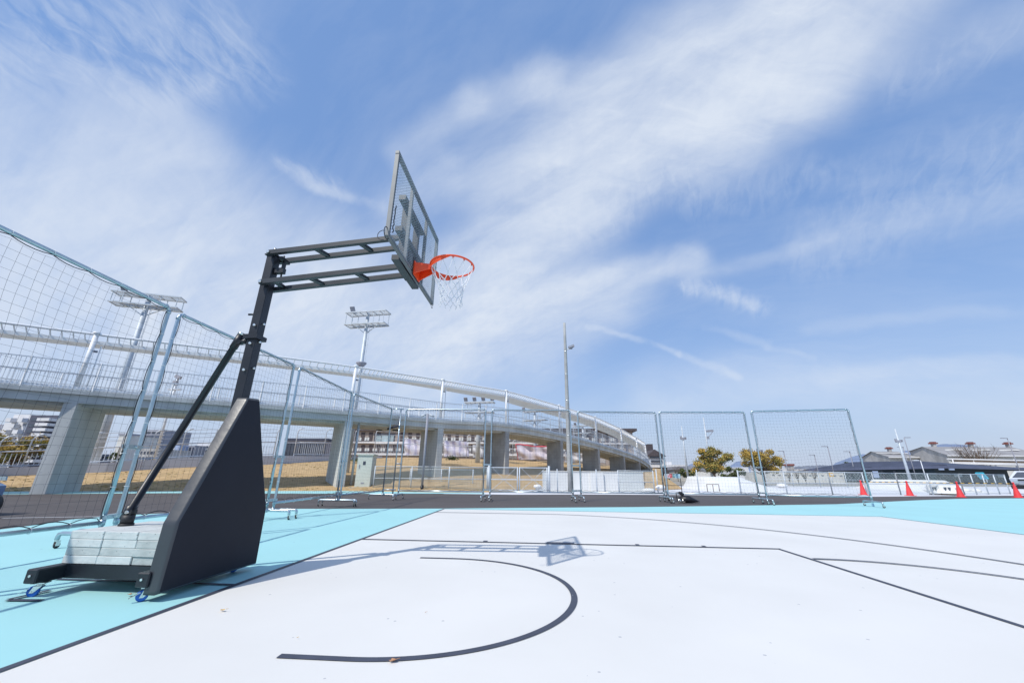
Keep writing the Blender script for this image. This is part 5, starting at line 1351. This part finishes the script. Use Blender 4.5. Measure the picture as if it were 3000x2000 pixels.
# ------------------------------------------------------------------ vehicles
def truck():
    Y = 23.5; b = at(2962, 1452); x0_ = at(2958, 1449).x+1.2; t = thing('flatbed_truck', (x0_, Y+2, 0), 'white flatbed truck parked behind the last traffic cone', 'truck')
    x0_ = atY(2968, 1440, Y+1.8).x; zt3 = atY(2975, 1379, Y+1.8).z; w = 4.5
    mb = MB(); mb.prism([(x0_+.15, Y, .55), (x0_+w, Y, .55), (x0_+w, Y, zt3), (x0_+.55, Y, zt3), (x0_+.05, Y, lerp(.55, zt3, .45))], (0, 1.8, 0)); mb.build('cab', M_truck, t)
    H5 = zt3-.55; sx5 = lambda f: x0_+.05+.5*max(0, (f-.45)/.55)-.012
    mb = MB(); mb.face([(sx5(.52), Y+.15, .55+H5*.52), (sx5(.52), Y+1.65, .55+H5*.52), (sx5(.92), Y+1.6, .55+H5*.92), (sx5(.92), Y+.2, .55+H5*.92)]); mb.build('windshield', M_dwin, t)
    mb = MB(); mb.box((x0_+.05, Y+.9, .42), (.16, 1.75, .22)); mb.build('bumper', M_rub, t)
    for y5 in (.3, 1.5): mb = MB(); mb.box((x0_+.08, Y+y5, .72), (.06, .26, .16)); mb.build('headlight', M_win, t)
    mb = MB(); mb.box((x0_+.09, Y+.9, .85), (.06, .9, .10)); mb.build('grille', M_rub, t)
    mb = MB(); mb.prism([(x0_+.28, Y-.012, lerp(.55, zt3, .5)), (x0_+1.3, Y-.012, lerp(.55, zt3, .5)), (x0_+1.3, Y-.012, zt3-.12), (x0_+.62, Y-.012, zt3-.12)], (0, .02, 0)); mb.build('window', M_win, t)
    mb = MB(); mb.box((x0_+.1, Y-.15, lerp(.55, zt3, .72)), (.18, .12, .32)); mb.build('mirror', M_rub, t)
    mb = MB(); mb.box((x0_+2.3, Y+.9, .48), (w-.4, 1.6, .2)); mb.build('chassis', M_rub, t)
    for x in (x0_+.7, x0_+3.6):
        wh = MB().lathe([(.0, -.1), (.22, -.11), (.36, -.1), (.38, 0), (.36, .1), (0, .1)], (x, Y+.06, .38), 20, 'y').build('wheel', M_rub, t)
        MB().lathe([(0, -.03), (.2, -.02), (.2, .0), (0, 0)], (x, Y-.05, .38), 16, 'y').build('rim', M_bwhite, wh)
truck()
# parked van edge at far left (only its nose shows)
def van():
    g_ = at(-6, 1510); x0_, y0_ = g_.x, g_.y; t = thing('utility_cart', (x0_-.8, y0_, 0), 'pale blue utility cart parked on the asphalt behind the net', 'cart')
    Y = y0_; P5 = lambda x, y: atY(x, y, Y+.15)
    pr = [(-160, 1512), (-10, 1490), (2, 1466), (8, 1448), (19, 1424), (19, 1421), (4, 1414), (-30, 1410), (-160, 1408)]
    mb = MB(); mb.prism([P5(x, y) for x, y in pr], (0, -1.1, 0)); mb.build('body', M_vblue, t)
    pr = [(-100, 1409.5), (-4, 1409.5), (8, 1404), (10, 1391), (4, 1387), (-8, 1385.5), (-100, 1384)]
    mb = MB(); mb.prism([P5(x, y)+Vector((0, -.1, 0)) for x, y in pr], (0, -.9, 0)); mb.build('windshield_frame', M_vblue, t)
    pr = [(-60, 1407), (3, 1407), (6, 1395), (-60, 1394)]
    mb = MB(); mb.prism([P5(x, y)+Vector((0, .07, 0)) for x, y in pr], (0, .03, 0)); mb.build('windshield', M_win, t)
    c = P5(-12, 1488); wh = MB().lathe([(.0, -.08), (.14, -.08), (.20, -.05), (.20, .05), (.14, .08), (0, .08)], (c.x, c.y-.1, .20), 20, 'y').build('wheel', M_rub, t)
van()

# small sign and items by the pavilion
c = atY(2434, 1390, 55); t = thing('yellow_sign', (c.x, 55, 0), 'small yellow and white sign on a post near the pavilion tip', 'sign')
MB().box(c, (.62, .08, .5)).build('panel', M_yel, t); MB().box((c.x+.05, 54.93, c.z+.03), (.3, .05, .2)).build('emblem', M_pale, t); MB().tube([(c.x, 55, 0), c], .05, 6).build('post', M_rail, t)
a = atY(2868, 1384, 40); b = atY(2885, 1402, 40)
t = thing('teal_slide', (b.x, 40, 0), 'tilted teal sheet leaning behind the sandbags in front of the pavilion', 'sheet')
MB().bar(a, b, .7, .12).build('sheet', M_teal2, t); MB().tube([atY(2885, 1392, 40), atY(2893, 1412, 40)], .05, 6).build('strut', M_rail, t)
c = atY(2566, 1389, 58); o = MB().box(c, (.7, .1, .9)).build('blue_banner', M_bblue); place_o(o, c); tag(o, 'small blue banner hanging under the pavilion eave', 'banner')

# ------------------------------------------------------------------ world: sky, clouds, sun
SUN = Vector((-.481, -.647, 1.0)).normalized()
w = bpy.data.worlds.new('World'); sc.world = w; w.use_nodes = True; nt = w.node_tree; L = nt.links.new
bg = nt.nodes['Background']; bg.inputs['Strength'].default_value = .15
sky = nn(nt, 'ShaderNodeTexSky', sky_type='NISHITA'); sky.sun_disc = False
sky.sun_elevation = math.asin(SUN.z); sky.sun_rotation = math.atan2(SUN.x, SUN.y) % (2*math.pi)
sky.air_density = 1.0; sky.dust_density = .6; sky.ozone_density = 1.6
def M(op, a, b=None, c=None, clamp=False):
    n = nn(nt, 'ShaderNodeMath', operation=op, use_clamp=clamp)
    for i, v in enumerate((a, b, c)):
        if v is None: continue
        if isinstance(v, (int, float)): n.inputs[i].default_value = v
        else: L(v, n.inputs[i])
    return n.outputs[0]
def V(op, a, b=None):
    n = nn(nt, 'ShaderNodeVectorMath', operation=op)
    for i, v in enumerate((a, b)):
        if v is None: continue
        if isinstance(v, (tuple, Vector)): n.inputs[i].default_value = tuple(v)
        else: L(v, n.inputs[i])
    return n.outputs['Value'] if op in ('DOT_PRODUCT', 'LENGTH') else n.outputs[0]
def scalev(a, s):
    n = nn(nt, 'ShaderNodeVectorMath', operation='SCALE'); L(a, n.inputs[0])
    if isinstance(s, (int, float)): n.inputs['Scale'].default_value = s
    else: L(s, n.inputs['Scale'])
    return n.outputs[0]
tc = nn(nt, 'ShaderNodeTexCoord'); D_ = V('NORMALIZE', tc.outputs['Generated'])
sx = nn(nt, 'ShaderNodeSeparateXYZ'); L(D_, sx.inputs[0]); dz = sx.outputs[2]
den = M('ADD', M('MAXIMUM', dz, 0.0), 1.0)
cx_ = nn(nt, 'ShaderNodeCombineXYZ'); L(M('DIVIDE', sx.outputs[0], den), cx_.inputs[0]); L(M('DIVIDE', sx.outputs[1], den), cx_.inputs[1])
p_ = cx_.outputs[0]
def noise(vec, scale, detail=6, rough=.55, dist=0.):
    n = nn(nt, 'ShaderNodeTexNoise'); n.inputs['Scale'].default_value = scale; n.inputs['Detail'].default_value = detail; n.inputs['Roughness'].default_value = rough; n.inputs['Distortion'].default_value = dist
    L(vec, n.inputs['Vector']); return n
S2 = 3000/2352
def st_(x, y):
    d = ray(x*S2, y*S2).normalized(); k = 1+max(d.z, 0); return Vector((d.x/k, d.y/k, 0))
w1 = noise(p_, 3.2, 4, .6); wv_ = V('SUBTRACT', w1.outputs['Color'], (.5, .5, .5))
pw = V('ADD', p_, scalev(wv_, .05))
w2 = noise(p_, 14, 5, .6); pw = V('ADD', pw, scalev(V('SUBTRACT', w2.outputs['Color'], (.5, .5, .5)), .022))
# cloud texture, fibres drawn out along the wind
A0, B0 = st_(900, 800), st_(1900, 250); fd = (B0-A0).normalized()
def fib(vec, ang, sa, sb, detail, rough=.6, dist=.3):
    mp = nn(nt, 'ShaderNodeMapping'); mp.vector_type = 'TEXTURE'; mp.inputs['Rotation'].default_value = (0, 0, ang); mp.inputs['Scale'].default_value = (1/sa, 1/sb, 1)
    L(vec, mp.inputs['Vector']); return noise(mp.outputs[0], 1.0, detail, rough, dist).outputs[0]
ang = math.atan2(fd.y, fd.x)
fA = fib(pw, ang, 3.0, 11, 8, .62, .4); fB = fib(pw, ang+.5, 10, 36, 7, .6, .6); fC = fib(p_, ang-1.1, 26, 60, 5, .6, .5)
tex = M('ADD', M('ADD', M('MULTIPLY', fA, .62), M('MULTIPLY', fB, .28)), M('MULTIPLY', fC, .10))
clouds = [  # display px x0,y0,x1,y1,width,strength
 (2010, -120, 1640, 240, 235, 1.0), (2060, -60, 1860, 140, 150, .8), (1660, 240, 1340, 430, 175, .85), (1430, 360, 1130, 620, 150, .62),
 (925, 350, 1080, 225, 52, .36), (1080, 225, 1260, 180, 62, .38), (1240, 180, 1400, 215, 75, .42), (1290, 300, 1130, 420, 150, .52), (1400, 190, 1560, 90, 90, .5), (1020, 400, 900, 470, 70, .4),
 (1200, 600, 950, 740, 160, .52), (930, 838, 1590, 602, 42, .60), (1000, 810, 1400, 680, 110, .42), (1340, 700, 1260, 800, 110, .36), (700, 420, 870, 470, 17, .36), (640, 372, 715, 420, 22, .34),
 (0, 240, 420, 320, 90, .42), (-100, 400, 420, 440, 170, .55), (60, 130, 400, 250, 40, .3), (0, 590, 600, 650, 230, .62), (480, 690, 1100, 760, 190, .60), (100, 800, 900, 880, 260, .5),
 (1345, 755, 1560, 815, 9, .40), (1560, 814, 1700, 868, 11, .36), (1620, 755, 1760, 795, 14, .25), (1760, 800, 1870, 830, 9, .2), (1570, 660, 1730, 703, 18, .30),
 (1580, 650, 1900, 540, 26, .26), (1850, 560, 2352, 450, 60, .20), (1900, 870, 2352, 850, 30, .30), (1500, 905, 2352, 930, 80, .36), (2120, 110, 2352, 30, 80, .30), (1850, 760, 2352, 730, 20, .15)]
ripples = [(0, 40, 480, 40, 130, .32), (60, 150, 560, 140, 100, .36), (330, 230, 450, 200, 70, .35), (1880, 560, 2352, 420, 110, .22), (2000, 400, 2352, 300, 90, .16), (1330, 520, 1560, 400, 70, .35), (1600, 470, 1850, 400, 60, .22), (1570, 660, 1740, 705, 30, .5), (2100, 160, 2352, 60, 70, .25), (640, 370, 760, 430, 30, .35)]
def field(lst, vec):
    acc = None
    for (xa, ya, xb, yb, wd, sg) in lst:
        a, b = st_(xa, ya), st_(xb, yb); d = Vector((xb-xa, yb-ya)).normalized(); pe = Vector((-d.y, d.x))*wd
        w_a = (st_(xa+pe.x, ya+pe.y)-a).length; w_b = (st_(xb+pe.x, yb+pe.y)-b).length
        ab = b-a; l2 = ab.length_squared
        if acc is not None:   # chain the streaks one after another
            ma = nn(nt, 'ShaderNodeVectorMath', operation='MULTIPLY_ADD'); L(acc, ma.inputs[0]); ma.inputs[1].default_value = (1e-7, 1e-7, 1e-7); L(vec, ma.inputs[2]); v_i = ma.outputs[0]
        else: v_i = vec
        pa = V('SUBTRACT', v_i, a); t_ = M('MULTIPLY', V('DOT_PRODUCT', pa, ab), 1/l2, clamp=True)
        cb_ = nn(nt, 'ShaderNodeCombineXYZ'); L(M('MULTIPLY', t_, ab.x), cb_.inputs[0]); L(M('MULTIPLY', t_, ab.y), cb_.inputs[1])
        di = V('LENGTH', V('SUBTRACT', pa, cb_.outputs[0])); ww = M('MULTIPLY_ADD', t_, w_b-w_a, w_a)
        r = M('DIVIDE', di, ww); mr = nn(nt, 'ShaderNodeMapRange', interpolation_type='SMOOTHERSTEP'); L(r, mr.inputs[0]); mr.inputs[1].default_value = 1.4; mr.inputs[2].default_value = 0; mr.inputs[3].default_value = 0; mr.inputs[4].default_value = sg
        acc = mr.outputs[0] if acc is None else M('SUBTRACT', M('ADD', acc, mr.outputs[0]), M('MULTIPLY', acc, mr.outputs[0]))
    return acc
acc_ = field(clouds, pw)
mb_ = nn(nt, 'ShaderNodeVectorMath', operation='MULTIPLY_ADD'); L(acc_, mb_.inputs[0]); mb_.inputs[1].default_value = (1e-7, 1e-7, 1e-7); L(pw, mb_.inputs[2])
rip = field(ripples, mb_.outputs[0])
fR = fib(pw, ang-1.35, 30, 75, 4, .55, .8); fR2 = fib(p_, ang-.4, 16, 30, 5, .6, .8)
rr1 = nn(nt, 'ShaderNodeMapRange'); L(M('ADD', M('MULTIPLY', fR, .6), M('MULTIPLY', fR2, .4)), rr1.inputs[0]); rr1.inputs[1].default_value = .40; rr1.inputs[2].default_value = .68
rip = M('MULTIPLY', rip, rr1.outputs[0])
# mask * fibrous texture
tx = nn(nt, 'ShaderNodeMapRange'); L(tex, tx.inputs[0]); tx.inputs[1].default_value = .36; tx.inputs[2].default_value = .62; tx.inputs[3].default_value = .58; tx.inputs[4].default_value = 1.10; tx.clamp = True
cov = M('MULTIPLY', acc_, tx.outputs[0])
cov = M('SUBTRACT', M('ADD', cov, rip), M('MULTIPLY', cov, rip))
thin = nn(nt, 'ShaderNodeMapRange'); L(fA, thin.inputs[0]); thin.inputs[1].default_value = .42; thin.inputs[2].default_value = .70; thin.inputs[3].default_value = .04; thin.inputs[4].default_value = .17
cov = M('ADD', cov, M('MULTIPLY', thin.outputs[0], M('SUBTRACT', 1.0, cov)), clamp=True)
hz_ = M('POWER', M('SUBTRACT', 1.0, M('MAXIMUM', dz, 0.0), clamp=True), 5.5)
mixc = nn(nt, 'ShaderNodeMix', data_type='RGBA'); L(M('MULTIPLY', cov, .93), mixc.inputs[0]); mixc.inputs[7].default_value = (5.0, 5.45, 6.15, 1)
# sky tint
tint = nn(nt, 'ShaderNodeMix', data_type='RGBA', blend_type='MULTIPLY'); tint.inputs[0].default_value = 1; L(sky.outputs[0], tint.inputs[6]); tint.inputs[7].default_value = (1.73, 1.73, 1.63, 1)
ev = nn(nt, 'ShaderNodeMix', data_type='RGBA'); ev.inputs[0].default_value = .72; L(tint.outputs[2], ev.inputs[6]); ev.inputs[7].default_value = (.92, 1.91, 4.25, 1)
hm = nn(nt, 'ShaderNodeMix', data_type='RGBA'); L(M('MULTIPLY', hz_, .92, clamp=True), hm.inputs[0]); L(ev.outputs[2], hm.inputs[6]); hm.inputs[7].default_value = (3.35, 3.85, 4.95, 1)
L(hm.outputs[2], mixc.inputs[6]); L(mixc.outputs[2], bg.inputs['Color'])
sl_ = bpy.data.lights.new('sun', 'SUN'); sl_.energy = 3.75; sl_.angle = R(.53); sl_.color = (1.0, .95, .87)
so = bpy.data.objects.new('sun', sl_); COL.objects.link(so); so.rotation_euler = SUN.to_track_quat('Z', 'Y').to_euler(); so.location = (0, 0, 30)
sc.view_settings.view_transform = 'Standard'; sc.view_settings.look = 'None'; sc.view_settings.exposure = 0
